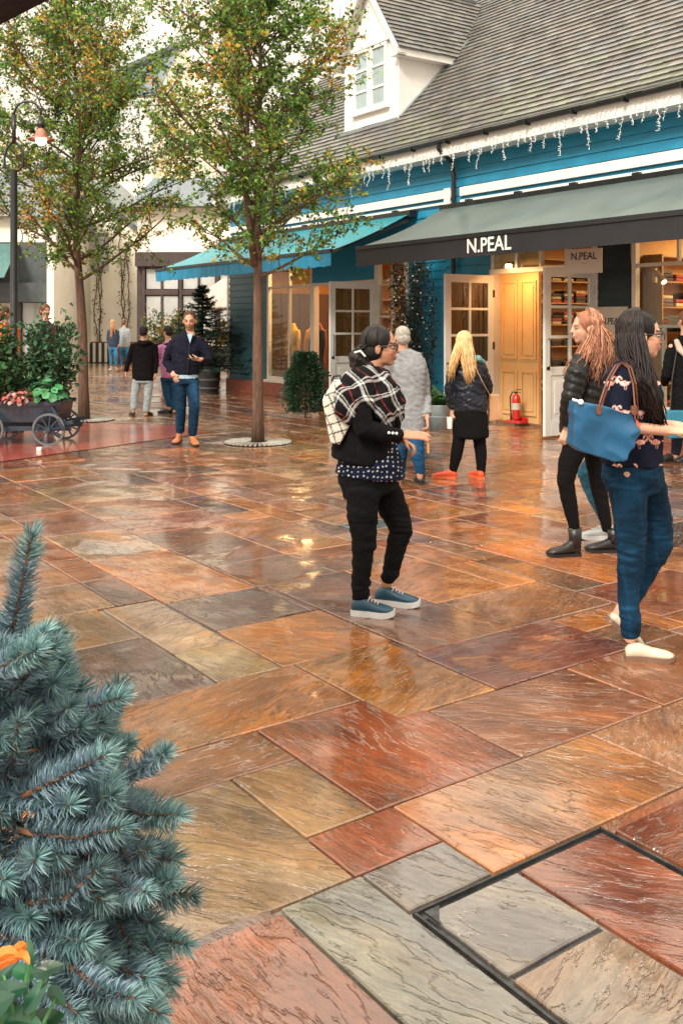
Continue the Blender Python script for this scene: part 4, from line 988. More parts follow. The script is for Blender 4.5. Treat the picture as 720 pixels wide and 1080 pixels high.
# flowering climber on trellis and zinc pot with fern
cl = thing('climbing_plant', 'dark climber with small white flowers on the boarding between the two shops', 'climber', fac(-2.35, -.06, 0), FA)
st = MB(); fo = MB(); fl_ = MB(); r2 = random.Random(9)
for i in range(16):
    x = r2.uniform(-.42, .42); q = [(x, -.05, .4)]
    for k in range(9): q.append((q[-1][0]+r2.uniform(-.09, .07), -.06+r2.uniform(-.05, .03), q[-1][2]+.27))
    st.tube(q, .007, 4, cap=False)
    for k in range(260):
        f = r2.uniform(0, 8.9); a = int(f); p = Vector(q[a]).lerp(Vector(q[a+1]), f-a)+Vector((r2.gauss(0, .07), -abs(r2.gauss(0, .07)), r2.gauss(0, .05)))
        kk = r2.uniform(.6, 1.3); leaf_at(fo, p, Vector((r2.gauss(0, 1), r2.gauss(-.5, 1), r2.gauss(0, 1))), r2.uniform(.03, .065), tuple(v*kk for v in r2.choice([(.025, .05, .025), (.04, .07, .03), (.05, .03, .03)])), r2)
        if r2.random() < .02: fl_.ell(p+Vector((0, -.05, 0)), (.018, .018, .014), seg=6, rings=4)
obj('stem', st, BARK, cl, fix=False); obj('foliage', fo, leafmat('plant_leaves', .25), cl, fix=False); obj('blossom', fl_, WHITE, cl, fix=False)
ZINC = mat('pale_zinc_pot', (.34, .42, .45), .45, metal=.2, var=.2, vs=6)
pp = gp(463, 452)
pt = thing('zinc_pot', 'pale zinc pot standing at the foot of the climber', 'plant pot', (pp.x, pp.y, 0)); g = MB(); g.lathe([(0, 0), (.14, 0), (.19, .36), (.2, .37), (.18, .37), (.17, .33), (0, .33)], seg=24); obj('pot_body', g, ZINC, pt, smooth=True)
g = MB(); g.lathe([(.16, .18), (.169, .19), (.166, .2)], seg=24); obj('rim_band', g, ZINC, pt)
fg = MB(); r2 = random.Random(14)
for i in range(46):
    a = r2.uniform(0, 2*pi); ln = r2.uniform(.35, .62); up_ = r2.uniform(.5, 1.3); q = [Vector((cos(a)*ln*s*.75, sin(a)*ln*s*.75, ln*up_*s*(1.15-s*.75))) for s in (0, .2, .4, .6, .8, 1)]
    for k in range(5):
        for j in range(5):
            p = q[k].lerp(q[k+1], j/5); s = Vector((-sin(a), cos(a), 0)); wd = .10*(1-(k+j/5)/5.2)
            for sg in (1, -1): kk = r2.uniform(.7, 1.3); c = tuple(v*kk for v in (.06, .17, .05)); fg.add([p, p+s*sg*wd+Vector((0, 0, -.02)), p+(q[k+1]-q[k]).normalized()*.02], [(0, 1, 2)], c)
plant('fern', 'green fern growing in the pale zinc pot', 'fern', (pp.x, pp.y, .33), fg)

# ------------------------------------------------------------------ left edge: parasol corner overhead
DKB = mat('dark_brown_canvas', (.035, .022, .018), .7, var=.2, bump=.3, bs=90)
ps = thing('cafe_parasol', 'dark brown canvas parasol whose edge crosses the top left corner', 'parasol', (-1.97, 2.25, 0))
g = MB(); hw = 1.407; hz = 2.74; tz = 3.2; ring = [Vector((cos(a)*hw*1.0, sin(a)*hw, hz)) for a in [pi/4*k+PRA for k in range(8)]]
top = Vector((0, 0, tz)); vs_ = [top]+ring+[top-Vector((0, 0, .012))]+[p-Vector((0, 0, .012)) for p in ring]
g.add(vs_, [(0, 1+k, 1+(k+1) % 8) for k in range(8)]+[(9, 10+(k+1) % 8, 10+k) for k in range(8)]+[(1+k, 10+k, 10+(k+1) % 8, 1+(k+1) % 8) for k in range(8)]); cn = obj('canopy', g, DKB, ps)
g = MB()
for k in range(8): p, q = ring[k], ring[(k+1) % 8]; g.add([p*1.003, q*1.003, q*1.003-Vector((0, 0, .13)), p*1.003-Vector((0, 0, .13))], [(0, 1, 2, 3)])
obj('valance', g, DKB, cn, fix=False)
g = MB(); g.tube([(0, 0, 0), (0, 0, 3.2)], .03, 10); g.lathe([(0, 0), (.3, 0), (.3, .05), (.04, .09)], seg=20); obj('pole', g, BLACKM, ps)
g = MB()
for p in ring: g.beam((0, 0, tz-.04), p-Vector((0, 0, .03)), .02, .02)
obj('rib', g, BLACKM, ps)

# ------------------------------------------------------------------ buildings beyond
CREAM = mat('cream_render', (.86, .81, .68), .7, var=.07, vs=1.2, bump=.1)
UMB = mat('dark_umber_timber', (.05, .032, .03), .5, var=.25, vs=3)
SHADEG = mat('pale_reflecting_pane', (.42, .43, .42), .15, var=.25, vs=.8, bump=0, coat=1)
GREYB = mat('grey_shop_front_paint', (.07, .085, .09), .5, var=.2)
def roofm(g, O, U_, W_, Nn, lu, lw, cw=.3, su=.5, k=.9): slates(g, O, U_, W_, Nn, lu, lw, cw=cw, su=su, mossy=False, k=k)
BSL = mat('blue_grey_slates', (.10, .14, .17), .45, var=.2, vs=2, bump=.3, coat=.2)
# cream cottage with climbing roses
cb = thing('cream_building', 'tall cream rendered building with rose stems up its wall behind the left tree', 'building', (-13.2, 41.5, 0), R(-4))
g = MB(); g.box((-2.6, 0, 0), (4.6, 9, 5.6)); g.prism([(-2.6, .0, 5.6), (4.6, .0, 5.6), (1.0, .0, 8.6)], (0, 9, 0)); obj('wall', g, CREAM, cb)
g = MB(); g.box((-2.62, -.06, 0), (4.62, .0, .85)); obj('brick_plinth', g, BRICKP, cb)
g = MB()
for sg in (1, -1):
    eu = 1+sg*4.1; g.prism([(eu, -.35, 5.1), (eu, -.35, 5.3), (1.0, -.35, 8.95), (1.0, -.35, 8.7)], (0, 9.5, 0))
obj('roof', g, BSL, cb)
for u0 in (-1.7, 2.2):
    g = MB(); g.box((u0, -.05, 3.9), (u0+1.1, 0, 5.5))
    for k in (0, 1):
        for j in range(3): g.box((u0+.08+k*.5, -.06, 4.0+j*.5), (u0+.52+k*.5, -.051, 4.44+j*.5))
    obj('upper_window', g, SHADEG, cb)
g = MB(); r2 = random.Random(77)
stx = []
for u0 in (.1, 1.0, 1.9, 2.9, 3.9):
    for b_ in range(3):
        q = [(u0+r2.uniform(-.15, .15), -.08, .8)]
        while q[-1][2] < r2.uniform(3.6, 6): q.append((q[-1][0]+r2.uniform(-.09, .09), -.08, q[-1][2]+.35))
        stx.append(q)
st = MB(); fo = MB()
for q in stx:
    st.tube(q, .018, 4, cap=False)
    for k in range(60):
        f = r2.uniform(0, len(q)-1.01); a = int(f); p = Vector(q[a]).lerp(Vector(q[a+1]), f-a)+Vector((r2.gauss(0, .09), -.05, r2.gauss(0, .08))); leaf_at(fo, p, Vector((r2.gauss(0, 1), -.5, r2.gauss(0, 1))), .09, r2.choice([(.10, .07, .04), (.05, .07, .03), (.15, .05, .03)]), r2)
rs = thing('climbing_rose', 'thin leafy rose stems trained up the cream wall', 'climber', (-13.2, 41.5, 0), R(-4)); obj('stem', st, BARK, rs, fix=False); obj('foliage', fo, leafmat('plant_leaves', .25), rs, fix=False)
# slatted planters and pots at its foot
sb = thing('slatted_planter', 'cream and dark slatted planter box at the foot of the cream wall', 'planter', (-10.6, 40.9, 0), R(-4))
g = MB(); g.box((-1.0, -.2, 0), (1.0, .3, .8)); obj('box_body', g, CREAM, sb)
for k in range(8): g = MB(); g.box((-.95+k*.25, -.25, .0), (-.83+k*.25, -.202, .82)); obj('slat', g, UMB, sb)
pb = thing('teal_trough', 'small teal trough of flowers against the far wall', 'planter', (-12.2, 39.5, 0)); g = MB(); g.prism([(-.5, -.2, 0), (.5, -.2, 0), (.6, -.25, .55), (-.6, -.25, .55)], (0, .5, 0)); obj('trough_body', g, mat('teal_planter_paint', (.12, .30, .32), .5), pb)
g, st = bush(0, .35, .6, .3, .35, 700, .12, [(.06, .15, .05), (.12, .2, .05), (.4, .08, .08)], 31); plant('flowering_shrub', 'red-flecked shrub in the small teal trough', 'plant', (-12.2, 39.5, .5), g, stems=st)
# dark timber shop with pale panes
db = thing('timber_shop', 'dark timber-framed shop with pale panes and a slate roof behind the fir tree', 'building', (-7.9, 37.5, 0), R(-3))
g = MB(); g.box((-.1, .3, 0), (12, 8, 4.4)); g.box((-.1, .0, 3.85), (12, .3, 4.4)); obj('wall', g, UMB, db)
g = MB(); g.box((-.1, .4, 4.4), (12, 8, 6.3)); obj('upper_wall', g, CREAM, db)
g = MB(); g.prism([(-.4, -.2, 6.15), (-.4, 4.2, 7.9), (-.4, 8.5, 6.15)], (12.7, 0, 0)); obj('roof', g, BSL, db)
for i in range(8):
    u0 = .25+i*1.45; g = MB(); w_ = 1.3
    g.box((u0-.1, .15, .0), (u0, .32, 3.85)); g.box((u0, .18, .0), (u0+w_, .3, .7)); g.box((u0, .18, 2.75), (u0+w_, .3, 2.95)); g.box((u0+w_*.5-.04, .2, .7), (u0+w_*.5+.04, .3, 3.7))
    f_ = obj('window', g, UMB, db); g = MB(); g.box((u0+.03, .27, .72), (u0+w_-.03, .285, 2.7)); g.box((u0+.03, .27, 2.98), (u0+w_-.03, .285, 3.75)); obj('pane', g, SHADEG, f_)
# tall slate roofed building behind
tb_ = thing('slate_roofed_house', 'white gabled house with a blue-grey slate roof rising between the two trees', 'building', (-9.8, 50, 0), R(0))
g = MB(); g.box((-4.5, 1, 0), (3.0, 8, 9.5)); obj('wall', g, CREAM, tb_)
def P3(px, py, Y): q = at(px, py, Y); return (q.x+9.8, q.y-50, q.z)
g = MB(); a, b_, c_, d_ = P3(119, 76, 50), P3(193, 44, 57), P3(165, 100, 50.5), P3(110, 100, 49.2)
g.prism([a, b_, c_, d_], (0, .25, -.1)); g.prism([a, d_, P3(60, 110, 50), P3(75, 78, 56)], (0, .25, -.1)); obj('roof', g, BSL, tb_)
g = MB(); g.beam(a, b_, .22, .22); g.beam(a, P3(75, 78, 56), .2, .2); obj('ridge_tile', g, LEAD, tb_)
g = MB(); g.prism([P3(165, 101, 50.5), P3(193, 46, 57), P3(230, 110, 56.5), P3(228, 200, 56.5), P3(160, 200, 50.5)], (0, .4, 0)); obj('gable_wall', g, CREAM, tb_)
# grey shop at the left
gs = thing('grey_shop', 'dark grey shopfront with a teal canopy at the left edge', 'building', (-19.0, 34.5, 0), R(3))
g = MB(); g.box((-6, .4, 0), (8.4, 7, 4.6)); g.box((-6, -.1, 2.4), (8.4, .4, 3.1)); obj('wall', g, GREYB, gs); g = MB(); g.box((8.405, -.1, 0), (8.65, 7, 4.6)); obj('end_wall', g, CREAM, gs)
g = MB(); g.box((-6, .4, 4.6), (8.6, 7, 5.6)); obj('upper_wall', g, CREAM, gs)
g = MB(); g.prism([(-6.2, .0, 5.5), (-6.2, 3.7, 7.6), (-6.2, 7.3, 5.5)], (15, 0, 0)); obj('roof', g, BSL, gs)
for i in range(11):
    u0 = -5.6+i*1.3; g = MB(); g.box((u0-.12, .2, 0), (u0, .42, 2.4)); g.box((u0, .25, 0), (u0+1.18, .4, .35)); f_ = obj('window', g, UMB, gs); g = MB(); g.box((u0+.02, .36, .36), (u0+1.16, .385, 2.38)); obj('pane', g, SHADEG, f_)
g = MB(); g.prism([(-4, .35, 4.5), (7.3, .35, 4.5), (7.3, -1.5, 3.2), (-4, -1.5, 3.2)], (0, 0, .03)); obj('canopy', g, mat('muted_teal_canopy', (.06, .15, .15), .5), gs)

# ------------------------------------------------------------------ things between
pr = thing('cream_parasol', 'cream parasol standing behind the fir tree', 'parasol', (-2.95, 27.0, 0)); g = MB()
g.lathe([(0, 2.95), (.35, 2.88), (.75, 2.6), (1.0, 2.1), (1.02, 2.0), (.97, 2.1), (.7, 2.56), (0, 2.9)], seg=28); obj('canopy', g, mat('cream_parasol_cloth', (.72, .58, .50), .7, trans=.3), pr, smooth=True)
g = MB(); g.tube([(0, 0, 0), (0, 0, 2.95)], .025, 8); g.lathe([(0, 0), (.25, 0), (.25, .06), (.03, .1)]); obj('pole', g, WOOD, pr)
g, st = bush(0, .75, 1.0, .6, .55, 1300, .10, [(.6, .35, .03), (.65, .42, .06), (.08, .14, .04)], 41); plant('yellow_flowers', 'mass of yellow flowers on the stall under the cream parasol', 'flowers', (-3.1, 27.6, .6), g, stems=st)
sl2 = thing('flower_stall', 'low dark stall under the cream parasol', 'stall', (-3.1, 27.6, 0)); g = MB(); g.box((-1.1, -.4, .55), (1.1, .4, .62)); obj('table_top', g, UMB, sl2)
for a in (-1.0, .92):
    for b2 in (-.35, .28): g = MB(); g.box((a, b2, 0), (a+.08, b2+.08, .55)); obj('leg', g, UMB, sl2)
tp = gp(176, 421); tpp = thing('tall_planter', 'tall dark brown planter behind the walking man', 'planter', (tp.x-.5, 24.0, 0)); g = MB(); g.prism([(-.18, -.18, 0), (.18, -.18, 0), (.18, .18, 0), (-.18, .18, 0)], (0, 0, .02)); g.add([(-.17, -.17, 0), (.17, -.17, 0), (.17, .17, 0), (-.17, .17, 0), (-.24, -.24, .8), (.24, -.24, .8), (.24, .24, .8), (-.24, .24, .8)], [(0, 1, 5, 4), (1, 2, 6, 5), (2, 3, 7, 6), (3, 0, 4, 7), (4, 5, 6, 7)]); obj('planter_body', g, UMB, tpp)
g, st = bush(0, .75, .75, .5, .6, 1500, .09, [(.10, .16, .04), (.22, .24, .05), (.42, .22, .05), (.05, .12, .05)], 51); plant('autumn_shrub', 'yellow-green shrub in the tall dark planter behind the boy', 'plant', (tp.x-.5, 24.0, .75), g, stems=st)
# ------------------------------------------------------------------ people
SKIN = mat('skin', (1, 1, 1), .5, attr=True, var=.05, vs=20, bump=.03, bs=200)
CLOTH = mat('woven_cloth', (1, 1, 1), .85, attr=True, var=.15, vs=25, bump=.25, bs=300, spec=.12)
DENIM = mat('denim', (1, 1, 1), .85, attr=True, var=.22, vs=14, bump=.3, bs=320, spec=.12)
SHINY = mat('shiny_nylon', (1, 1, 1), .42, spec=.3, attr=True, var=.1, bump=.1, bs=80)
LEATH = mat('soft_leather', (1, 1, 1), .4, attr=True, var=.12, bump=.12, bs=90)
HAIR = mat('hair', (1, 1, 1), .5, attr=True, var=.2, vs=30, bump=.1, bs=200, spec=.28)
S1 = (.50, .27, .18); S2 = (.40, .20, .12); S3 = (.55, .32, .22)
def hash3(p, k): return noise.noise(Vector((p.x*k, p.y*k, p.z*k)))
class Person:
    def __init__(s, name, label, base, Y, fdir, voxel=.008, skin=S1, hair=(.02, .015, .012), group=None):
        s.Y = Y; s.base = Vector((at(base[0], base[1], Y).x, Y, 0)); s.f = Vector((fdir[0], fdir[1], 0)).normalized(); s.l = Vector((-s.f.y, s.f.x, 0))
        s.vox = voxel; s.skin = skin; s.hairc = hair; s.body = MB()
        s.t = thing(name, label, 'person', s.base, 0, group)
    def p(s, px, py, dy=0.0): return at(px, py, s.Y+dy)-s.base
    def W(s, q): return s.p(*q) if not isinstance(q, Vector) else q
    def head(s, c, size=.225, f=None, tilt=0.0, neck=None, nr=.052):
        k = size/.225; f = Vector((*f, 0)).normalized() if f else s.f
        l = Vector((-f.y, f.x, 0)); up = Vector((0, 0, 1))
        if tilt: q = Quaternion(l, tilt); f = q @ f; up = q @ up
        c = s.W(c); s.hc, s.hf, s.hl, s.hu, s.hk = c, f, l, up, k
        A = (f, l, up); E = lambda a, b, d, r: s.body.ell(c+f*a*k+l*b*k+up*d*k, [x*k for x in r], A, 16, 12)
        E(-.008, 0, .028, (.092, .074, .085)); E(.022, 0, -.030, (.066, .058, .072)); E(.050, 0, -.086, (.027, .028, .022)); E(.02, 0, -.07, (.055, .048, .035))
        E(.086, 0, -.008, (.016, .011, .026)); E(.100, 0, -.026, (.013, .013, .011)); E(.074, 0, .020, (.018, .048, .014)); E(.083, 0, -.055, (.012, .022, .007)); E(.080, 0, -.067, (.012, .019, .007))
        for b in (-1, 1): E(-.008, b*.075, -.012, (.018, .009, .030)); E(.055, b*.034, -.03, (.022, .018, .02))
        nk = s.W(neck) if neck else c-up*.2*k
        s.body.tube([nk, nk.lerp(c, .35), c-up*.05*k-f*.012*k], [nr*1.25, nr, nr*.98], 14, rnd_=True)
    def face_parts(s, eye=(.03, .02, .015)):
        c, f, l, up, k = s.hc, s.hf, s.hl, s.hu, s.hk
        for b in (-1, 1):
            g = MB(); g.ell(c+f*.072*k+l*b*.031*k-up*.001*k, (.012*k, .0125*k, .0055*k), (f, l, up), 10, 8, col=(.30, .26, .24)); g.ell(c+f*.0805*k+l*b*.031*k-up*.001*k, (.005*k, .006*k, .007*k), (f, l, up), 8, 6, col=eye); obj('eye', g, SKIN, s.t, smooth=True)
    def limb(s, pts, rad, seg=12):
        tor = any(isinstance(r, tuple) for r in rad); n_ = len(rad)
        if not tor and rad[0] > .06: rad = [r*(.80 if i < n_-1 else .88) for i, r in enumerate(rad)]
        if tor: rad = [(a*.86, b*.84) for a, b in rad]
        s.body.tube([s.W(p) for p in pts], rad, seg, ax=s.l if tor else None, rnd_=True)
    def hand(s, wr, d, pn, size=.18, curl=.5, thumb=1, spread=.2, pinch=False):
        """five-fingered hand from the wrist along d; pn is the palm normal"""
        wr = s.W(wr); d = Vector(d).normalized(); pn = Vector(pn); pn = (pn-d*pn.dot(d)).normalized(); a = d.cross(pn)*thumb; k = size/.18
        s.body.tube([wr-d*.02, wr+d*.03*k, wr+d*.085*k], [(.026*k, .018*k), (.036*k, .015*k), (.04*k, .013*k)], 12, ax=a, rnd_=True)
        for i, (off, ln) in enumerate(((.030, .070), (.011, .080), (-.010, .074), (-.029, .058))):
            q = wr+d*.085*k+a*off*k; dd = (d+a*off*spread*8).normalized(); pts = [q-d*.02, q]; cu = 0
            for m, fr in enumerate((.42, .32, .26)):
                cu += curl*(.55, .75, .6)[m]*(1+.15*i); v = dd*cos(cu)+pn*sin(cu); pts.append(pts[-1]+v*ln*fr*k)
            s.body.tube(pts, [.0095*k, .0095*k, .0085*k, .0078*k, .0065*k], 8, rnd_=True)
        q = wr+d*.03*k+a*.028*k; v = (d*.6+a*.75+pn*.35).normalized(); v2 = (d*.9+a*.25+pn*.5).normalized()
        s.body.tube([q-v*.015, q+v*.032*k, q+v*.032*k+v2*.03*k, q+v*.03*k+v2*.055*k], [.014*k, .012*k, .010*k, .008*k], 8, rnd_=True)
        return wr+d*.09*k
    def finish_body(s, vox=None, beard=False):
        me = remesh(s.body, vox or s.vox, 3, .5); c, f, l, up, k = s.hc, s.hf, s.hl, s.hu, s.hk; sk = s.skin; hr = s.hairc
        def fn(co, n):
            d = co-c; a, b, z = d.dot(f)/k, d.dot(l)/k, d.dot(up)/k; m = 1+.12*hash3(co, 9)
            col = [sk[0]*m, sk[1]*m, sk[2]*m]
            if a > .05 and abs(b) < .03 and -.072 < z < -.050: col = [sk[0]*.82, sk[1]*.62, sk[2]*.66]
            if a > .05 and .012 < abs(b) < .052 and .018 < z < .028: col = [x*.6+.02 for x in hr]
            if abs(a-.06) < .03 and .015 < abs(b) < .048 and -.012 < z < .012: col = [x*.72 for x in col]
            if a > .03 and abs(b) > .025 and -.05 < z < -.015: col = [sk[0]*1.05, sk[1]*.86, sk[2]*.84]
            if beard and a > .015 and z < -.035 and z > -.13: col = [x*.45+y*.5 for x, y in zip(col, hr)]
            return col
        paint(me, fn); s.bo = obj('body', me, SKIN, s.t)
    def wear(s, name, parts, m, col, vox=None, smooth=3, fold=0.006, fs=(14, 30), fn=None, label=None):
        """parts: list of (points, radii[, axis]); one garment skin"""
        g = MB()
        for q in parts:
            g.tube([s.W(p) for p in q[0]], q[1], 18, ax=(q[2] if len(q) > 2 else None), rnd_=True, capl=.022)
        me = remesh(g, vox or s.vox, smooth, .5)
        if fold: displace(me, folds(fold, *fs))
        paint(me, fn or (lambda co, n: [x*(1+.12*hash3(co, 7)) for x in col]))
        return obj(name, me, m, s.t, smooth=True, label=label)
    def shoe(s, ank, d, L_=.26, col=(.3, .1, .04), sole=(.6, .6, .58), pitch=0.0, hgt=1.0, shaft=0.0, heel=0.0, z0=None, name='shoe', m=None, wd=1.0, lace=None):
        """ank: point over the heel at ground level; d: toe direction"""
        d = Vector(d); d.z = 0; d.normalize(); r_ = Vector((d.y, -d.x, 0)); up = Vector((0, 0, 1)); a = s.W(ank).copy(); zg = a.z if z0 is None else z0; a.z = zg
        piv = a+d*L_*.72
        def X(v): return piv+(Quaternion(r_, -pitch) @ (v-piv)) if pitch else v
        prof = [(0, .024, .05), (.06, .031, .07), (.16, .034, .082), (.3, .034, .084), (.42, .036, .070), (.56, .042, .056), (.72, .047, .046), (.86, .043, .038), (.95, .032, .030), (1.0, .016, .02)]
        th = .032 if name == 'trainer' else .022; g = MB(); n = 14; vs_ = []; pr2 = prof
        def ringpts(t, w_, h, zb):
            o = []
            for k in range(n):
                an = 2*pi*k/n; x = cos(an); y = sin(an)
                xx = (abs(x)**.8)*(1 if x > 0 else -1)*w_*wd*k_; zz = zb+(h-zb)*(.5+.5*(abs(y)**.8)*(1 if y > 0 else -1)); o.append(X(a+d*t*L_+r_*xx+up*zz))
            return o
        k_ = 1.0
        for t, w_, h in prof: vs_ += ringpts(t, w_, th*.6+h*hgt+(heel*(1-t/.45) if heel and t < .45 else 0), th*.6)
        fs_ = [(i*n+k, i*n+(k+1) % n, (i+1)*n+(k+1) % n, (i+1)*n+k) for i in range(len(prof)-1) for k in range(n)]+[tuple(range(n))[::-1], tuple((len(prof)-1)*n+k for k in range(n))]
        g.add(vs_, fs_)
        if shaft: q = X(a+d*L_*.16+up*.06); g.tube([q, q+up*shaft*.5-d*.005, q+up*shaft+s.W((0, 0))*0], [(.044, .040), (.045, .038), (.047, .044)], 14, ax=d)
        o = obj(name, g, m or LEATH, s.t, smooth=True); bpy_paint(o.data, col)
        g = MB(); k_ = 1.07; vs_ = []
        for t, w_, h in prof:
            tt = t*1.03-.015; hh = th; zb = 0.0
            o2 = []
            for sx, z in ((-1, 0), (1, 0), (1, hh), (-1, hh)):
                lift = (.012*((t-.75)/.25)**2 if t > .75 else 0)
                o2.append(X(a+d*tt*L_+r_*sx*w_*wd*1.07+up*(z+lift)))
            vs_ += o2
        g.add(vs_, [(i*4+k, i*4+(k+1) % 4, (i+1)*4+(k+1) % 4, (i+1)*4+k) for i in range(len(prof)-1) for k in range(4)]+[(3, 2, 1, 0), tuple((len(prof)-1)*4+k for k in range(4))])
        if heel: g.tube([X(a+d*.03), X(a+d*.03+up*.05)], [.026, .03], 10)
        so_ = obj('sole', g, LEATH, o); bpy_paint(so_.data, sole)
        if lace:
            g = MB()
            for i in range(4):
                t = .40+i*.07; hz_ = th*.6+[.078, .07, .062, .056][i]*hgt+.003
                g.tube([X(a+d*t*L_-r_*.022+up*(hz_-.006)), X(a+d*(t+.01)*L_+up*hz_), X(a+d*(t+.02)*L_+r_*.022+up*(hz_-.006))], .0035, 5)
            q = X(a+d*.40*L_+up*.082*hgt+up*.012); g.tube([q, q+r_*.02+d*.01+up*.008, q+r_*.03-up*.008], .0025, 4); g.tube([q, q-r_*.02+d*.012+up*.008, q-r_*.03-up*.01], .0025, 4)
            lo = obj('lace', g, LEATH, o); bpy_paint(lo.data, lace)
        return o
    def strands(s, ends, n, r0=.007, cols=None, spread=.03, face=.98, wave=.01, seed=1, off=.012, name='hair', top=None, cap=True, capback=.018, capc=None, facecut=None, hl=1.0):
        """hair: a cap on the skull plus many tapering locks falling to the given ends [(point, weight side)]"""
        rr = random.Random(seed); c, f, l, up, k = s.hc, s.hf, s.hl, s.hu, s.hk; g = MB(); cols = cols or [s.hairc]
        if cap:
            gc = MB(); gc.ell(c-f*capback*k+up*.034*k, (.094*k, .083*k, .090*k), (f, l, up), 20, 14)
            gc.ell(c-f*(capback+.022)*k-up*.02*k, (.075*k, .078*k, .075*k), (f, l, up), 20, 14)
            me = remesh(gc, max(.005, s.vox*.7), 2); displace(me, lambda q: .0035*noise.noise(Vector((q.x*60, q.y*60, q.z*12))))
            cc = capc or cols[0]
            paint(me, lambda co, n_: [x*(1+.35*noise.noise(Vector((co.x*70, co.y*70, co.z*10)))) for x in cc]); hcap = obj(name, me, HAIR, s.t, smooth=True)
        for i in range(n):
            e, w_ = rr.choices(ends, [q[2] if len(q) > 2 else 1 for q in ends])[0][:2]
            e = s.W(e)+Vector((rr.gauss(0, 1), rr.gauss(0, 1), rr.gauss(0, 1.4)))*spread
            ang = w_+rr.gauss(0, .35)        # azimuth on the skull: 0 = front, pi = back
            if abs(ang) < face*pi/2: ang = math.copysign(face*pi/2+rr.uniform(0, .2), ang)
            ce = c-f*capback*k+up*.034*k
            dirh = (f*cos(ang)+l*sin(ang))
            pts = []
            for el in (1.35, .95, .55, .15, -.2):
                q = ce+(f*cos(ang)*.094*k+l*sin(ang)*.083*k)*cos(el)+up*sin(el)*.090*k+(dirh*cos(el)+up*sin(el))*off*rr.uniform(.2, 1.0); pts.append(q)
            last = pts[-1]; m = 6
            for j in range(1, m+1):
                t = j/m; q = last.lerp(e, t)+dirh*.02*sin(pi*t)+Vector((noise.noise(Vector((i*3.1, t*4, 0))), noise.noise(Vector((i*3.1, t*4, 7))), 0))*wave*(t+.2); pts.append(q)
            nn = len(pts); cc = rr.choice(cols); kk = rr.uniform(.65, 1.35)*hl
            g.tube(pts, [(r0*(1-.75*(j/nn)**2), r0*.6*(1-.75*(j/nn)**2)) for j in range(nn)], 5, col=tuple(x*kk for x in cc), cap=True)
        o = obj(name if not cap else 'hair_locks', g, HAIR, s.t if not cap else hcap, smooth=True, fix=False); return o
    def short_hair(s, col, extra=.0, back=.016, name='hair'):
        c, f, l, up, k = s.hc, s.hf, s.hl, s.hu, s.hk; gc = MB()
        gc.ell(c-f*back*k+up*.040*k, ((.090+extra)*k, (.079+extra)*k, (.082+extra)*k), (f, l, up), 20, 14); gc.ell(c-f*(back+.028)*k-up*.01*k, ((.066+extra)*k, (.074+extra)*k, (.068+extra)*k), (f, l, up), 20, 14)
        me = remesh(gc, max(.005, s.vox*.7), 2); displace(me, lambda q: .005*noise.noise(Vector((q.x*70, q.y*70, q.z*40))))
        paint(me, lambda co, n_: [x*(1+.4*noise.noise(Vector((co.x*90, co.y*90, co.z*30)))) for x in col]); return obj(name, me, HAIR, s.t, smooth=True)
    def glasses(s):
        c, f, l, up, k = s.hc, s.hf, s.hl, s.hu, s.hk; g = MB()
        for b in (-1, 1):
            q = c+f*.096*k+l*b*.033*k-up*.002*k; g.tube([q+l*.028*k*cos(a)+up*.021*k*sin(a) for a in [2*pi*i/16 for i in range(17)]], .0028, 6)
            g.tube([q+l*b*.027*k+up*.008*k, c+f*.05*k+l*b*.079*k+up*.008*k, c-f*.01*k+l*b*.081*k+up*.004*k], .0026, 6)
        g.tube([c+f*.098*k-l*.008*k+up*.004*k, c+f*.098*k+l*.008*k+up*.004*k], .0025, 6); obj('glasses', g, BLACKM, s.t)
def bpy_paint(me, c):
    ca = me.color_attributes.new('Col', 'FLOAT_COLOR', 'POINT'); ca.data.foreach_set('color', [c[0], c[1], c[2], 1.0]*len(me.vertices))
def px_of(P_, co):
    w_ = P_.base+co; return 360+F*w_.x/w_.y, HZ-F*(w_.z-CAMH)/w_.y
JEAN = (.012, .06, .13)
def denim(c, hi=1.8):
    def fn(co, n):
        k = 1+.35*noise.noise(Vector((co.x*9, co.y*9, co.z*5)))+.2*noise.noise(Vector((co.x*40, co.y*40, co.z*90)))
        f = max(0, noise.noise(Vector((co.x*6, co.y*6, co.z*2.5+3))))*hi  # pale patches paint highlights into the denim
        return [min(.6, x*(k+f)) for x in c]
    return fn

# ---- woman with the checked backpack (centre)
A = Person('person', 'woman in tartan scarf and black cardigan holding her hands out in front', (392, 645), 5.42, (1, -.10), .0075, S2, (.010, .008, .008))
A.head((401, 366, 0), .222, f=(1, -.12), neck=(391, 396, 0))
# near arm is the right arm (towards the camera), far arm the left
shN, elN, wrN = (377, 408, -.17), (384, 452, -.23), (423, 459, -.17)
shF, elF, wrF = (388, 408, .15), (402, 452, .16), (424, 464, .06)
A.limb([(391, 396, 0), (388, 430, 0), (388, 470, 0), (388, 500, 0)], [(.09, .07), (.14, .09), (.14, .11), (.15, .12)], 14)
A.limb([shN, elN, wrN], [.05, .042, .027]); A.limb([shF, elF, wrF], [.05, .042, .027])
A.hand((424, 459, -.17), (1, .05, -.02), (.1, .5, -1), .185, .22, 1, .2); A.hand((424, 464, .06), (.75, -.45, -.45), (-.2, -.4, -1), .175, 1.1, -1, .1)
for hp, kn, an in (((384, 508, -.09), (383, 572, -.10), (379, 633, -.09)), ((402, 508, .09), (420, 553, .10), (407, 616, .11))): A.limb([hp, kn, an], [.075, .05, .036])
A.finish_body(.0055); A.face_parts(); A.glasses()
DK = (.005, .005, .006)
def blkj(co, n):
    k = 1+.4*noise.noise(Vector((co.x*6, co.y*6, co.z*14))); return [min(1, x*k) for x in (.005, .0055, .007)]
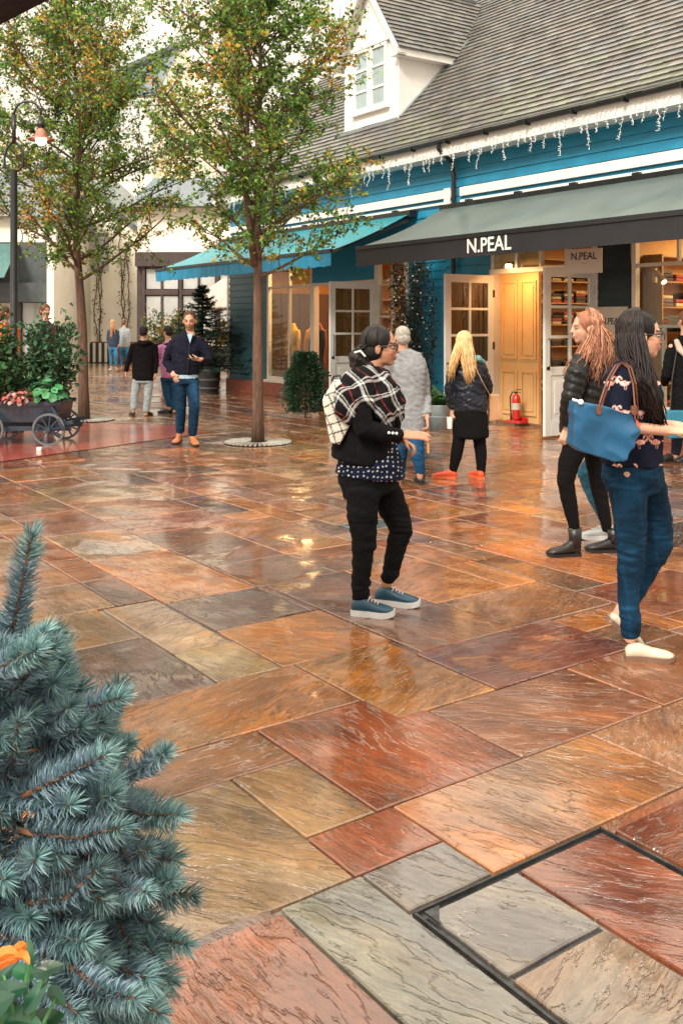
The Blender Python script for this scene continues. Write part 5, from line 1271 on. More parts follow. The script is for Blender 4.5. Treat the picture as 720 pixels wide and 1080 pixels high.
A.wear('trousers', [([(388, 488, 0), (387, 505, 0), (390, 520, 0)], [(.165, .155), (.172, .165), (.15, .15)], A.l),
                    ([(383, 515, -.085), (382, 545, -.09), (384, 572, -.09), (381, 600, -.09), (380, 631, -.09)], [.098, .086, .066, .057, .046]),
                    ([(404, 512, .085), (415, 538, .09), (423, 558, .10), (416, 583, .11), (410, 611, .115)], [.095, .085, .068, .058, .045])], DENIM, DK, fold=.006, fs=(10, 22), fn=blkj)
for jw in [c for c in A.t.children if c.name.startswith('trousers')]: displace(jw.data, lambda q: .006*(1-abs(noise.noise(Vector((q.x*9-q.z*6, q.y*9, q.z*30)))*2.2))*(1 if abs(q.z-.47) < .12 or q.z < .22 or q.z > .74 else .3)-.002)
def dots(co, n):
    x, y = px_of(A, co); gx, gy = x/5.2, y/5.0; ix, iy = math.floor(gx), math.floor(gy)
    r_ = random.Random(ix*131+iy*17+(1 if n.y < 0 else 2)); cx, cy = ix+r_.uniform(.25, .75), iy+r_.uniform(.25, .75)
    return (.5, .5, .5) if (gx-cx)**2+(gy-cy)**2 < .035*r_.uniform(.3, 1.3) else (.006, .010, .028)
A.wear('spotted_top', [([(386, 440, .0), (388, 470, 0), (390, 490, 0), (389, 501, 0)], [(.15, .14), (.17, .16), (.185, .187), (.185, .192)], A.l)], CLOTH, DK, vox=.0045, fold=.004, fn=dots)
A.wear('cardigan', [([(389, 392, 0), (385, 405, 0), (383, 430, 0), (384, 455, 0), (384, 476, 0), (382, 486, 0)], [(.10, .07), (.18, .12), (.18, .15), (.18, .165), (.195, .185), (.19, .185)], A.l),
                    ([(383, 400, -.10), shN, (379, 432, -.22), elN, (403, 457, -.20), (421, 459, -.17)], [.07, .076, .066, .060, .050, .038]),
                    ([(386, 400, .10), shF, elF, (414, 458, .10), (422, 463, .07)], [.07, .07, .058, .046, .038])], CLOTH, DK, fold=.007, fs=(9, 20), fn=lambda co, n: [x*(1+.4*hash3(co, 9)) for x in (.005, .0045, .006)])
def tartan(co, n):
    w_ = .03*noise.noise(co*7); x = co.x*.8+co.z*.55+w_+co.y*.2; z = co.z*.85-co.x*.55+co.y*.3-w_*1.3
    def band(v, p0, p1, per=.115): v = (v/per) % 1; return p0 < v < p1
    c = [.006, .0055, .007]
    a = band(x, .08, .2) or band(x, .28, .34); b = band(z, .1, .22) or band(z, .30, .36)
    if a or b: c = [.30, .30, .30]
    if a and b: c = [.65, .65, .63]
    if band(x, .63, .655): c = [.28, .03, .03]
    return c
sc_ = A.wear('tartan_scarf', [([(399, 392, .0), (396, 397, 0), (388, 404, 0), (384, 412, 0)], [(.09, .085), (.11, .10), (.17, .12), (.19, .13)], A.l),
                        ([(392, 396, -.08), (380, 406, -.14), (374, 420, -.18), (372, 436, -.17), (371, 441, -.16)], [.07, .105, .115, .10, .07]),
                        ([(398, 394, -.06), (408, 410, -.13), (416, 425, -.11), (411, 440, -.12)], [.05, .06, .06, .045]),
                        ([(402, 396, .05), (411, 412, .02), (416, 428, -.03), (418, 442, -.06), (416, 452, -.06)], [.05, .056, .056, .045, .03]),
                        ([(396, 398, -.10), (400, 420, -.17), (404, 436, -.17), (409, 448, -.13)], [.05, .055, .05, .04])], CLOTH, DK, vox=.0045, smooth=3, fold=0, fn=tartan)
displace(sc_.data, lambda q: .011*abs(sin((q.x*1.2+q.z*.45+q.y*.6)*34+2*noise.noise(q*6)))+.008*noise.noise(q*16)-.006)
g = MB()
for k in range(3): g.ell(A.p(410+k*4, 456.5+k*.3, -.245), (.008, .005, .008), seg=8, rings=6)
obj('button', g, WHITE, A.t)
A.strands([((378, 378, -.02), pi*.9), ((378, 376, .03), pi*1.1), ((385, 372, -.05), pi*.62), ((386, 372, .06), -pi*.62)], 150, .008, [(.006, .005, .005), (.010, .007, .007), (.014, .010, .009)], .012, wave=.004, seed=5, off=.004)
hb = A.wear('hair_bun', [([(384, 370, 0), (379, 379, 0), (376, 386, 0)], [.045, .062, .045]), ([(382, 376, 0), (390, 388, -.03)], [.04, .028])], HAIR, (.02, .014, .013), fold=.014, fs=(50, 25), fn=lambda co, n: [x*(1+.7*noise.noise(Vector((co.x*60, co.y*60, co.z*25)))) for x in (.012, .009, .008)])
g = MB(); g.tube([A.p(385, 376, -.06), A.p(380, 370, -.065), A.p(374, 372, -.04)], .006, 6); obj('hair_band', g, WHITE, A.t)
NS = (.010, .055, .095)
A.shoe((371, 645, -.09), (1, -.22, 0), .235, NS, (.62, .62, .62), z0=0, lace=(.65, .5, .48), name='trainer')
A.shoe((396, 634, .12), (1, -.30, 0), .255, NS, (.62, .62, .62), z0=0, lace=(.65, .5, .48), name='trainer', pitch=.0)
# backpack: its own thing
bk = thing('backpack', 'white backpack with a black grid worn by the woman in the tartan scarf', 'backpack', A.base+A.p(357, 432, -.02))
ctr = A.p(357, 432, -.02)
g = MB(); o_ = [A.p(366, 402, 0), A.p(352, 402, 0), A.p(341, 420, 0), A.p(345, 445, 0), A.p(349, 463, 0), A.p(358, 465, 0), A.p(372, 440, 0)]
o_ = [q-ctr for q in o_]
for sg, dd_ in ((0, 0),): g.prism([q+Vector((0, -.17, 0)) for q in o_], (0, .34, 0))
me = remesh(g, .006, 6); displace(me, lambda q: .006*noise.noise(q*12))
def gridp(co, n):
    x = co.x*.93+co.z*.36-abs(co.y)*.2; z = co.z*.93-co.x*.36; y = co.y
    def ln(v, per=.052, w_=.13): return (v/per) % 1 < w_
    on = ln(z+.01*noise.noise(co*8)) or (ln(x+.008*noise.noise(co*9)) if abs(n.y) > .5 else ln(y))
    return (.03, .03, .03) if on else (.66, .63, .55)
paint(me, gridp); obj('pack_body', me, CLOTH, bk, smooth=True)
g = MB()
for sy in (-.13, .13): g.tube([q-ctr for q in (A.p(366, 404, sy), A.p(374, 396, sy), A.p(386, 402, sy*1.1), A.p(391, 425, sy*1.2), A.p(384, 450, sy*1.2), A.p(368, 450, sy))], [(.022, .006)]*6, 6)
g.tube([q-ctr for q in (A.p(360, 402, -.03), A.p(358, 396, -.02), A.p(352, 397, .02), A.p(350, 402, .03))], .007, 6); obj('strap', g, CLOTH, bk); bpy_paint(bk.children[-1].data, (.05, .05, .05))

# ---- man in grey coat beyond her
B = Person('person', 'grey-haired man in a long grey coat seen from behind next to the tartan scarf woman', (437, 512), 9.6, (.35, 1), .010, S1, (.35, .33, .30))
B.head((424, 356, 0), .225, f=(-.2, 1), neck=(425, 376, 0)); B.limb([(425, 376, 0), (430, 410, 0), (432, 450, 0)], [(.09, .07), (.15, .1), (.14, .1)], 14)
B.limb([(443, 384, .03), (447, 412, .05), (450, 440, -.12)], [.045, .038, .028]); B.limb([(409, 384, 0), (405, 412, .05), (407, 440, -.05)], [.045, .038, .028])
B.hand((450, 441, -.12), (.1, -.2, -1), (-1, 0, 0), .18, .9, 1); B.hand((407, 440, -.05), (0, -.2, -1), (1, 0, 0), .18, .9, -1)
B.limb([(437, 450, 0), (439, 478, -.03), (443, 503, .04)], [.075, .05, .038]); B.limb([(424, 450, .05), (422, 480, .1), (421, 507, .2)], [.075, .05, .038]); B.finish_body()
B.short_hair((.30, .28, .25), -.004)
B.wear('jeans', [([(431, 440, 0), (431, 455, 0)], [(.16, .12), (.16, .12)], B.l), ([(438, 452, 0), (440, 478, -.03), (443, 497, .04)], [.088, .07, .055]), ([(424, 452, .05), (422, 480, .1), (421, 503, .2)], [.085, .068, .055])], DENIM, JEAN, fn=denim((.014, .07, .16)))
B.wear('grey_coat', [([(425, 370, 0), (427, 377, 0), (430, 388, 0), (431, 415, 0), (433, 440, 0), (434, 454, 0)], [(.08, .07), (.17, .09), (.195, .125), (.165, .13), (.165, .14), (.16, .14)], B.l), ([(441, 380, 0), (446, 400, .03), (448, 418, .03), (450, 437, -.10)], [.07, .068, .06, .048]), ([(411, 380, 0), (405, 412, .05), (407, 436, -.05)], [.07, .062, .048])], CLOTH, (.24, .25, .26), fold=.008, fn=lambda co, n: [x*(1+.10*noise.noise(Vector((co.x*30, co.y*30, co.z*8)))) for x in (.22, .23, .245)])
B.shoe((445, 511, .02), (-.1, 1, 0), .28, (.015, .015, .018), (.02, .02, .02), z0=0, shaft=.05); B.shoe((421, 507, .18), (-.1, 1, 0), .28, (.015, .015, .018), (.02, .02, .02), z0=0, shaft=.05)
ck = thing('walking_stick', 'pale wooden stick held low by the man in the grey coat', 'stick', B.base+B.p(451, 472, -.13)); g = MB(); q0 = B.p(451, 472, -.13); g.tube([B.p(450.5, 441, -.13)-q0, B.p(451.5, 478, -.13)-q0], .012, 8); g.tube([B.p(450.5, 441, -.13)-q0, B.p(449, 438, -.13)-q0, B.p(446, 439, -.13)-q0], .012, 8); obj('shaft', g, WOOD, ck)

# ---- blonde woman from behind
C = Person('person', 'woman with long blonde hair in a black jacket and skirt with orange trainers', (493, 505), 10.0, (.1, 1), .009, S3, (.62, .38, .15))
C.head((490, 362, 0), .22, f=(.25, 1), neck=(491, 379, 0)); C.limb([(491, 379, 0), (493, 410, 0), (494, 440, 0)], [(.08, .07), (.13, .09), (.15, .11)], 14)
C.limb([(477, 386, 0), (474, 412, .02), (477, 434, .02)], [.042, .036, .026]); C.limb([(508, 386, 0), (515, 410, .08), (509, 425, .22)], [.042, .036, .026])
C.hand((476, 434, .02), (-.05, .1, -1), (1, .3, 0), .17, .7, 1); C.hand((509, 425, .22), (-.6, .6, -.2), (0, .3, -1), .17, .7, -1)
for q in (((485, 450, 0), (483, 474, 0), (478, 496, 0)), ((503, 450, 0), (506, 475, 0), (507, 500, 0))): C.limb(q, [.07, .05, .034])
C.finish_body()
C.wear('tights', [([(485, 445, 0), (484, 462, 0), (481, 480, .0), (477, 498, 0)], [.085, .068, .062, .04]), ([(503, 445, 0), (505, 462, 0), (507, 480, .0), (507, 502, 0)], [.085, .068, .062, .04])], CLOTH, (.005, .004, .005), fold=.002)
C.wear('skirt', [([(495, 428, 0), (496, 440, 0), (497, 458, 0), (497, 461, 0)], [(.155, .12), (.175, .135), (.185, .15), (.18, .145)], C.l)], CLOTH, (.004, .004, .004), fold=.006, fs=(16, 4))
C.wear('jacket', [([(491, 376, 0), (492, 381, 0), (494, 390, 0), (495, 412, 0), (496, 426, 0), (496, 433, 0)], [(.07, .07), (.15, .09), (.175, .115), (.165, .125), (.18, .135), (.175, .13)], C.l), ([(480, 384, 0), (476, 398, 0), (474, 413, .02), (476, 430, .02)], [.06, .062, .055, .042]), ([(505, 384, 0), (511, 398, .02), (514, 410, .08), (510, 423, .2)], [.06, .06, .055, .042])], SHINY, (.016, .020, .032), fold=.012, fs=(11, 26), fn=lambda co, n: [x*(1+.3*hash3(co, 6)) for x in (.007, .009, .016)])
C.wear('hood', [([(497, 378, -.05), (504, 378, -.06), (510, 382, -.03)], [(.04, .03), (.05, .035), (.03, .025)])], CLOTH, (.12, .25, .26), fold=.01)
BL = [(.62, .38, .15), (.70, .46, .22), (.50, .27, .10), (.75, .55, .32)]
C.strands([((494, 402, -.12), pi, 3), ((499, 395, -.12), pi*1.1, 2), ((476, 396, -.08), pi*.72, 2), ((480, 386, -.10), pi*.8, 1.5), ((474, 402, -.04), pi*.6, .8), ((496, 398, -.13), -pi*.85, 1.5)], 420, .006, BL, .014, wave=.014, seed=8)
OT = (.62, .07, .02)
C.shoe((481, 505, -.02), (-.9, .25, 0), .25, OT, (.6, .12, .04), z0=0, name='trainer'); C.shoe((508, 508, -.06), (-.35, 1, 0), .25, OT, (.6, .12, .04), z0=0, name='trainer')
bg_ = thing('shoulder_bag', 'tan shoulder bag on a strap at the blonde woman\'s right hip', 'handbag', C.base+C.p(523, 430, .05)); q0 = C.p(523, 430, .05)
g = MB(); g.prism([C.p(516, 416, 0)-q0, C.p(526, 416, 0)-q0, C.p(531, 442, 0)-q0, C.p(515, 445, 0)-q0], (0, .11, 0)); me = remesh(g, .008, 4); bpy_paint(me, (.42, .22, .11)); obj('bag_body', me, LEATH, bg_, smooth=True)
g = MB(); g.tube([C.p(502, 389, -.14)-q0, C.p(508, 402, -.15)-q0, C.p(517, 418, -.02)-q0], [(.012, .004)]*3, 6); g.tube([C.p(502, 389, -.14)-q0, C.p(494, 380, -.1)-q0, C.p(488, 382, .1)-q0], [(.012, .004)]*3, 6); obj('strap', g, LEATH, bg_); bpy_paint(bg_.children[-1].data, (.5, .32, .2))
o = thing('paper_cup', 'small white cup hanging in the blonde woman\'s left hand', 'cup', C.base+C.p(474, 445, -.03)); g = MB(); g.lathe([(0, -.07), (.026, -.07), (.034, .05), (.03, .05), (.024, -.06)], seg=14); obj('cup_body', g, WHITE, o)

# ---- red-haired woman in puffer jacket
D = Person('person', 'woman with wavy red-blonde hair in a black quilted jacket walking left', (612, 585), 6.75, (-1, -.15), .008, S3, (.36, .13, .06))
D.head((617, 346, 0), .225, f=(-1, -.05), neck=(622, 372, 0)); D.limb([(622, 372, 0), (622, 410, 0), (617, 455, 0)], [(.08, .07), (.13, .1), (.14, .12)], 14)
D.limb([(612, 385, -.16), (606, 420, -.2), (598, 452, -.12)], [.045, .038, .028]); D.limb([(624, 385, .16), (622, 420, .2), (606, 440, .15)], [.045, .038, .028])
D.hand((598, 452, -.12), (-.3, 0, -1), (0, 1, 0), .17, .8, 1); D.hand((606, 440, .15), (-.9, 0, -.3), (0, 0, -1), .17, .8, -1)
for q in (((612, 462, -.08), (596, 506, -.08), (605, 560, -.06)), ((626, 462, .09), (630, 515, .12), (643, 562, .12))): D.limb(q, [.075, .05, .036])
D.finish_body(); D.face_parts()
D.wear('leggings', [([(617, 445, 0), (616, 462, 0)], [(.15, .13), (.155, .14)], D.l), ([(610, 462, -.08), (599, 490, -.08), (596, 508, -.08), (600, 530, -.07), (605, 556, -.06)], [.092, .074, .060, .054, .038]), ([(626, 462, .09), (628, 490, .1), (631, 515, .12), (640, 558, .12)], [.092, .07, .058, .038])], CLOTH, (.005, .0045, .005), fold=.003)
def puff(q): return .0055*abs(sin((q.z*1.0+q.x*.35+.012*noise.noise(q*8))*pi/.058))+.006*noise.noise(q*13)+.003*noise.noise(q*40)-.004
pj = D.wear('quilted_jacket', [([(622, 372, 0), (621, 382, 0), (621, 400, 0), (617, 425, 0), (614, 450, 0), (613, 458, 0)], [(.08, .08), (.17, .11), (.18, .15), (.17, .155), (.18, .165), (.175, .16)], D.l), ([(613, 380, -.12), (608, 395, -.19), (601, 422, -.21), (597, 446, -.13)], [.07, .075, .068, .05]), ([(624, 382, .14), (622, 420, .2), (608, 438, .15)], [.07, .065, .05])], SHINY, (.005, .005, .006), fold=0, vox=.007)
displace(pj.data, puff)
RD = [(.28, .11, .06), (.40, .18, .10), (.18, .07, .045), (.52, .29, .17)]
D.strands([((640, 382, .0), pi, 3), ((632, 386, -.12), pi*1.0, 2), ((646, 372, .05), pi*.95, 2), ((612, 392, -.15), pi*.55, 2), ((604, 398, -.16), pi*.45, 1.5), ((618, 396, .15), -pi*.6, 1), ((600, 390, -.1), pi*.4, .8), ((625, 394, -.17), pi*.72, 2)], 800, .0055, RD, .026, wave=.038, seed=4, off=.02)
D.shoe((611, 585, -.06), (-1, -.12, 0), .235, (.006, .005, .005), (.005, .005, .005), z0=.0, shaft=.13, heel=.05, name='heeled_boot'); D.shoe((652, 588, .05), (-1, 0, 0), .235, (.005, .005, .006), (.008, .008, .008), z0=0, shaft=.1, name='ankle_boot')

# ---- companion mostly hidden (pale jeans, silver trainer)
G_ = Person('person', 'partly hidden walker in blue jeans and silver trainers behind the flamingo jumper woman', (640, 572), 7.25, (-1, .0), .010, S1, (.05, .03, .02))
G_.head((662, 352, .0), .215, neck=(660, 374, 0)); G_.limb([(660, 374, 0), (658, 410, 0), (650, 455, 0)], [(.08, .07), (.13, .1), (.14, .12)], 14)
G_.limb([(662, 388, -.15), (664, 415, -.17), (656, 440, -.12)], [.045, .038, .028]); G_.limb([(662, 388, .15), (666, 415, .17), (656, 440, .12)], [.045, .038, .028]); G_.hand((656, 440, -.12), (-.5, 0, -1), (0, 1, 0), .17, .8); G_.hand((656, 440, .12), (-.5, 0, -1), (0, -1, 0), .17, .8, -1)
for q in (((645, 460, -.06), (616, 500, -.08), (639, 550, -.05)), ((652, 460, .09), (650, 515, .12), (665, 560, .12))): G_.limb(q, [.07, .05, .036])
G_.finish_body(); G_.short_hair((.04, .025, .02), .006)
G_.wear('jeans', [([(652, 448, 0), (648, 462, 0)], [(.15, .13), (.155, .14)], G_.l), ([(642, 464, -.07), (628, 484, -.08), (617, 500, -.08), (626, 524, -.07), (637, 546, -.05)], [.085, .075, .064, .054, .044]), ([(652, 464, .09), (651, 490, .1), (651, 515, .12), (662, 556, .12)], [.085, .07, .06, .044])], DENIM, JEAN, fn=denim((.03, .11, .17)))
G_.wear('coat', [([(660, 372, 0), (660, 384, 0), (657, 420, 0), (652, 455, 0)], [(.08, .08), (.16, .11), (.16, .14), (.17, .15)], G_.l), ([(662, 386, -.14), (664, 415, -.17), (657, 438, -.12)], [.06, .055, .045]), ([(662, 386, .14), (666, 415, .17), (657, 438, .12)], [.06, .055, .045])], CLOTH, (.03, .03, .035))
G_.shoe((645, 572, -.05), (-1, .0, 0), .23, (.42, .44, .45), (.6, .6, .6), z0=0, name='trainer', lace=(.6, .6, .6)); G_.shoe((668, 566, .12), (-1, 0, 0), .25, (.42, .44, .45), (.6, .6, .6), z0=0, name='trainer')

# ---- woman in flamingo jumper
H = Person('person', 'woman with very long dark hair, glasses, flamingo jumper and tight blue jeans', (672, 692), 4.72, (1, -.05), .0075, S3, (.014, .010, .010))
H.head((676, 354, 0), .222, f=(1, -.05), neck=(668, 382, 0)); H.limb([(668, 382, 0), (670, 420, 0), (668, 480, 0)], [(.08, .07), (.12, .10), (.13, .12)], 14)
H.limb([(655, 397, -.17), (653, 450, -.2), (703, 454, -.16)], [.045, .040, .027]); H.limb([(662, 397, .16), (672, 445, .2), (716, 450, .16)], [.045, .040, .027])
H.hand((702, 454, -.16), (1, .1, -.02), (0, .4, -1), .18, .75, 1); H.hand((715, 450, .14), (1, -.1, 0), (0, 0, 1), .18, .8, 1)
for q in (((664, 495, -.08), (664, 592, -.09), (664, 672, -.08)), ((682, 495, .09), (698, 570, .10), (652, 648, .16))): H.limb(q, [.075, .05, .036])
H.finish_body(.0055); H.face_parts(); H.glasses()
def jn(co, n):
    k = 1+.35*noise.noise(Vector((co.x*9, co.y*9, co.z*5))); x, y = px_of(H, co)
    f = max(0, noise.noise(Vector((co.x*7, co.y*7, co.z*3+3))))*2.2; cr = max(0, noise.noise(Vector((co.x*10+co.z*8, co.y*8, co.z*46))))*2.2*(1 if abs(y-585) < 22 or y > 640 or y < 520 else .4)  # faded areas, plus highlights painted on the cloth and its creases
    seam = .9*max(0, 1-abs(((co.x*1.0+co.z*.12)*9) % 1-.5)*9)*.4; return [min(.6, v*max(.25, k*.75+f+cr*.7+seam)) for v in (.0045, .024, .052)]
H.wear('jeans', [([(667, 480, 0), (666, 500, 0), (668, 518, 0)], [(.145, .130), (.155, .148), (.135, .130)], H.l),
                 ([(661, 512, -.08), (664, 545, -.085), (665, 590, -.09), (662, 625, -.09), (665, 668, -.08)], [.094, .080, .062, .054, .045]),
                 ([(682, 508, .085), (690, 538, .09), (696, 572, .10), (678, 608, .13), (660, 640, .16)], [.090, .080, .066, .057, .042])], DENIM, JEAN, fold=.0045, fs=(16, 15), fn=jn)
jw = H.t.children[-1]; displace(jw.data, lambda q: .006*(1-abs(noise.noise(Vector((q.x*9+q.z*5, q.y*9, q.z*34)))*2.2))*(1 if abs(q.z-.53) < .12 or q.z < .22 or q.z > .82 else .25)-.002)
FL = [[(-.40, .02), (-.34, .12), (-.18, .16), (-.02, .10), (.06, .0), (.0, -.1), (-.15, -.12), (-.32, -.08)]]
def seg_d(p, a, b):
    ax, ay = a; bx, by = b; px_, py_ = p; dx, dy = bx-ax, by-ay; t = max(0, min(1, ((px_-ax)*dx+(py_-ay)*dy)/(dx*dx+dy*dy+1e-9))); return math.hypot(px_-ax-dx*t, py_-ay-dy*t)
NECK = [(-.30, .05), (-.42, .18), (-.44, .34), (-.33, .43), (-.22, .36), (-.20, .26)]
LEGS = [[(-.0, -.08), (.02, -.42)], [(.08, -.06), (.16, -.26), (.10, -.42)]]
def flam(u, v):
    """two flamingos facing each other inside a unit cell (u, v in -1..1)"""
    for sg in (1, -1):
        x = u*sg+.0; q = (x-.48, v)      # body centre right of the middle
        if x < 0: continue
        b = (q[0]/.30)**2+((v+.02)/.17)**2
        if b < 1: return 1
        if any(seg_d(q, NECK[i], NECK[i+1]) < .055 for i in range(len(NECK)-1)): return 1
        for L_ in LEGS:
            if any(seg_d(q, L_[i], L_[i+1]) < .024 for i in range(len(L_)-1)): return 2
    return 0
def jumper(co, n):
    x, y = px_of(H, co); cw, ch = 33.0, 31.0
    uu = (x-650)/cw+.5; vv = (y-404)/ch+.5; row = math.floor(vv); uu += .5*(row % 2) if x > 668 else 0; ix = math.floor(uu)
    u = (uu-ix-.5)*2.0; v = -(vv-row-.5)*1.9
    r_ = flam(u, v) if n.y < .35 or True else 0
    if r_ == 1: return (.70, .34, .28) if noise.noise(Vector((x*.3, y*.3, 0))) < .1 else (.85, .58, .52)
    if r_ == 2: return (.55, .28, .26)
    if abs(((y-404)/ch) % 1-.98) < .03 and int(x/2.2) % 2: return (.6, .45, .42)
    return (.007, .009, .022)
H.wear('flamingo_jumper', [([(668, 384, 0), (667, 392, 0), (668, 415, 0), (669, 445, 0), (666, 470, 0), (665, 488, 0)], [(.09, .08), (.16, .10), (.165, .14), (.150, .135), (.155, .145), (.158, .15)], H.l),
                           ([(660, 391, -.12), (652, 402, -.17), (650, 428, -.20), (653, 446, -.20), (662, 452, -.19)], [.062, .070, .068, .066, .055]),
                           ([(664, 393, .12), (664, 405, .16), (672, 440, .2), (690, 448, .18)], [.062, .064, .058, .045])], CLOTH, DK, vox=.0042, smooth=4, fold=.005, fs=(9, 16), fn=jumper)
g = MB(); g.tube([H.p(662, 452, -.19), H.p(669, 453.5, -.185)], [.058, .048], 16); obj('cuff', g, mat('coral_knit_cuff', (.62, .13, .05), .8, bump=.3), H.t)
HD = [(.006, .004, .004), (.010, .006, .006), (.030, .011, .009), (.007, .005, .005)]
H.strands([((694, 440, -.16), pi*.50, 3), ((700, 446, -.13), pi*.45, 1.2), ((684, 432, -.18), pi*.6, 2.6), ((672, 420, -.2), pi*.72, 2.5), ((660, 392, -.16), pi*.85, 2), ((655, 380, .05), pi*1.1, 1), ((680, 410, .12), -pi*.6, .8), ((664, 402, -.19), pi*.78, 2)] and
          [((690, 436, -.20), -pi*.62, 4), ((697, 444, -.17), -pi*.55, 2), ((684, 428, -.22), -pi*.68, 3), ((677, 412, -.23), -pi*.78, 2.5), ((668, 394, -.20), -pi*.88, 1.5), ((660, 384, -.06), pi, 1.0), ((680, 410, .12), pi*.6, .8)], 620, .0065, HD, .014, wave=.010, seed=12, off=.016)
H.shoe((659, 695, -.10), (1, -.12, 0), .225, (.60, .50, .38), (.16, .09, .06), z0=0, name='slip_on_shoe', hgt=.8)
H.shoe((631, 676, .16), (1, .0, 0), .225, (.60, .50, .38), (.16, .09, .06), z0=.0, name='slip_on_shoe', pitch=.72, hgt=.8)
# blue tote
tb2 = thing('tote_bag', 'bright blue tote bag with brown straps on the flamingo jumper woman\'s shoulder', 'handbag', H.base+H.p(638, 455, -.32)); q0 = H.p(638, 455, -.32)
g = MB(); out_ = [(606, 423), (602, 470), (612, 476), (648, 488), (662, 485), (676, 458), (668, 437), (636, 428)]
pts_f = [H.p(x, y, -.37)-q0 for x, y in out_]; g.prism(pts_f, (0, .14, 0)); me = remesh(g, .0055, 8, .6)
displace(me, lambda q: .009*noise.noise(Vector((q.x*7+q.z*5, q.y*5, q.z*9-q.x*6)))+.011*(1-abs(noise.noise(Vector((q.x*8+q.z*4, 3, q.z*9)))*2.4))-.008)
paint(me, lambda co, n: [x*(1+.3*hash3(co, 8)) for x in (.006, .08, .18)]); obj('bag_body', me, mat('bag_nylon', (1, 1, 1), .42, attr=True, var=.1, bump=.1, bs=120), tb2, smooth=True)
g = MB(); BRW = (.16, .055, .03)
for dy, o2 in ((-.375, 0), (-.24, 3)): g.tube([H.p(x, y, dd)-q0 for x, y, dd in ((630+o2, 436, dy), (632+o2, 425, dy), (640+o2, 400, -.27), (648+o2, 386, -.22), (655+o2, 382.5, -.17), (662+o2, 388, -.25), (667+o2, 405, -.29), (669+o2, 430, dy), (669+o2, 442, dy))], [(.0065, .004)]*9, 6)
for x in (631, 668): g.prism([H.p(x-3, 428, -.379)-q0, H.p(x+3, 428, -.379)-q0, H.p(x+2.5, 436, -.379)-q0, H.p(x, 438, -.379)-q0, H.p(x-2.5, 436, -.379)-q0], (0, .006, 0))
obj('strap', g, LEATH, tb2); bpy_paint(tb2.children[-1].data, BRW)
g = MB(); g.ell(H.p(612, 424, -.38)-q0, (.013, .008, .013), seg=12, rings=8); g.tube([H.p(603, 421, -.37)-q0, H.p(612, 424, -.38)-q0], .006, 6); obj('zip_pull', g, WHITE, tb2)
ph = thing('phone', 'white phone held in front by the flamingo jumper woman', 'phone', H.base+H.p(721, 456, -.08)); g = MB(); g.box((-.035, -.035, -.005), (.075, .035, .005), M=Matrix.Rotation(R(-35), 4, 'Y')); obj('phone_body', g, WHITE, ph, bevel=.003)

# ---- man walking toward the camera
M_ = Person('person', 'bearded man in a navy jacket, jeans and tan shoes walking towards the viewer', (197, 468), 12.95, (.12, -1), .009, S1, (.10, .045, .02))
M_.head((200, 338.5, 0), .25, f=(.05, -1), tilt=.10, neck=(200, 352, .02)); M_.limb([(200, 352, 0), (198, 375, 0), (196, 400, 0)], [(.09, .07), (.15, .1), (.14, .1)], 14)
M_.limb([(183, 360, 0), (176, 380, .05), (183, 396, -.10)], [.05, .04, .03]); M_.limb([(214, 360, 0), (221, 380, -.03), (210, 379, -.25)], [.05, .04, .03])
M_.hand((183, 394, -.1), (.4, 0, -1), (.5, 1, 0), .18, .4, 1); M_.hand((211, 379, -.24), (-1, -.15, .05), (0, -.3, 1), .185, .6, 1)
for q in (((190, 400, 0), (191, 430, -.02), (190, 458, .06)), ((203, 400, 0), (205, 430, -.08), (203, 462, -.06))): M_.limb(q, [.08, .055, .04])
M_.finish_body(.007, beard=True); M_.face_parts(); M_.short_hair((.07, .03, .016), .001, .016)
M_.wear('shirt', [([(200, 353, 0), (199, 362, 0), (197, 385, 0), (196, 399, 0)], [(.058, .06), (.12, .085), (.14, .105), (.17, .12)], M_.l)], CLOTH, (.30, .42, .50), fold=.004)
M_.wear('jeans', [([(196, 392, 0), (197, 404, 0)], [(.155, .11), (.165, .12)], M_.l), ([(190, 404, 0), (191, 430, -.02), (190, 455, .05)], [.092, .072, .058]), ([(203, 404, 0), (205, 430, -.08), (203, 458, -.06)], [.092, .074, .06])], DENIM, JEAN, fold=.006, fn=denim((.006, .022, .048), 3.2))
M_.wear('navy_jacket', [([(199.5, 350.5, .02), (198, 357, .01), (197, 364, .0), (196, 378, 0), (196, 391, 0), (196, 395, 0)], [(.085, .07), (.15, .095), (.195, .12), (.19, .135), (.185, .135), (.17, .125)], M_.l), ([(186, 358, 0), (179, 370, .02), (176, 382, .05), (182, 392, -.07)], [.07, .07, .062, .048]), ([(211, 358, 0), (217, 370, 0), (220, 380, -.04), (212, 380, -.20)], [.07, .07, .06, .045]), ([(194, 353, .03), (200, 350, .07), (206, 353, .03)], [.025, .025, .025])], CLOTH, (.016, .018, .035), fold=.010, fs=(10, 22), fn=lambda co, n: [x*(1+.4*hash3(co, 9)) for x in (.008, .009, .019)])
g = MB(); a, b, c = M_.p(197.3, 352, -.10), M_.p(203.5, 352, -.10), M_.p(200.4, 362, -.135); g.prism([a, b, c], (0, .02, 0)); obj('shirt_collar', g, CLOTH, M_.t); bpy_paint(M_.t.children[-1].data, (.30, .42, .50))
g = MB(); g.tube([M_.p(200, 362, -.125), M_.p(199, 378, -.145), M_.p(198, 393, -.14)], .005, 6); obj('zip', g, BLACKM, M_.t)
M_.shoe((190, 464, .18), (-.1, -1, 0), .29, (.42, .14, .05), (.06, .03, .02), z0=0, name='desert_boot', shaft=.05, wd=1.1); M_.shoe((203, 468, -.05), (.35, -1, 0), .29, (.42, .14, .05), (.06, .03, .02), z0=0, name='desert_boot', shaft=.05, wd=1.1)
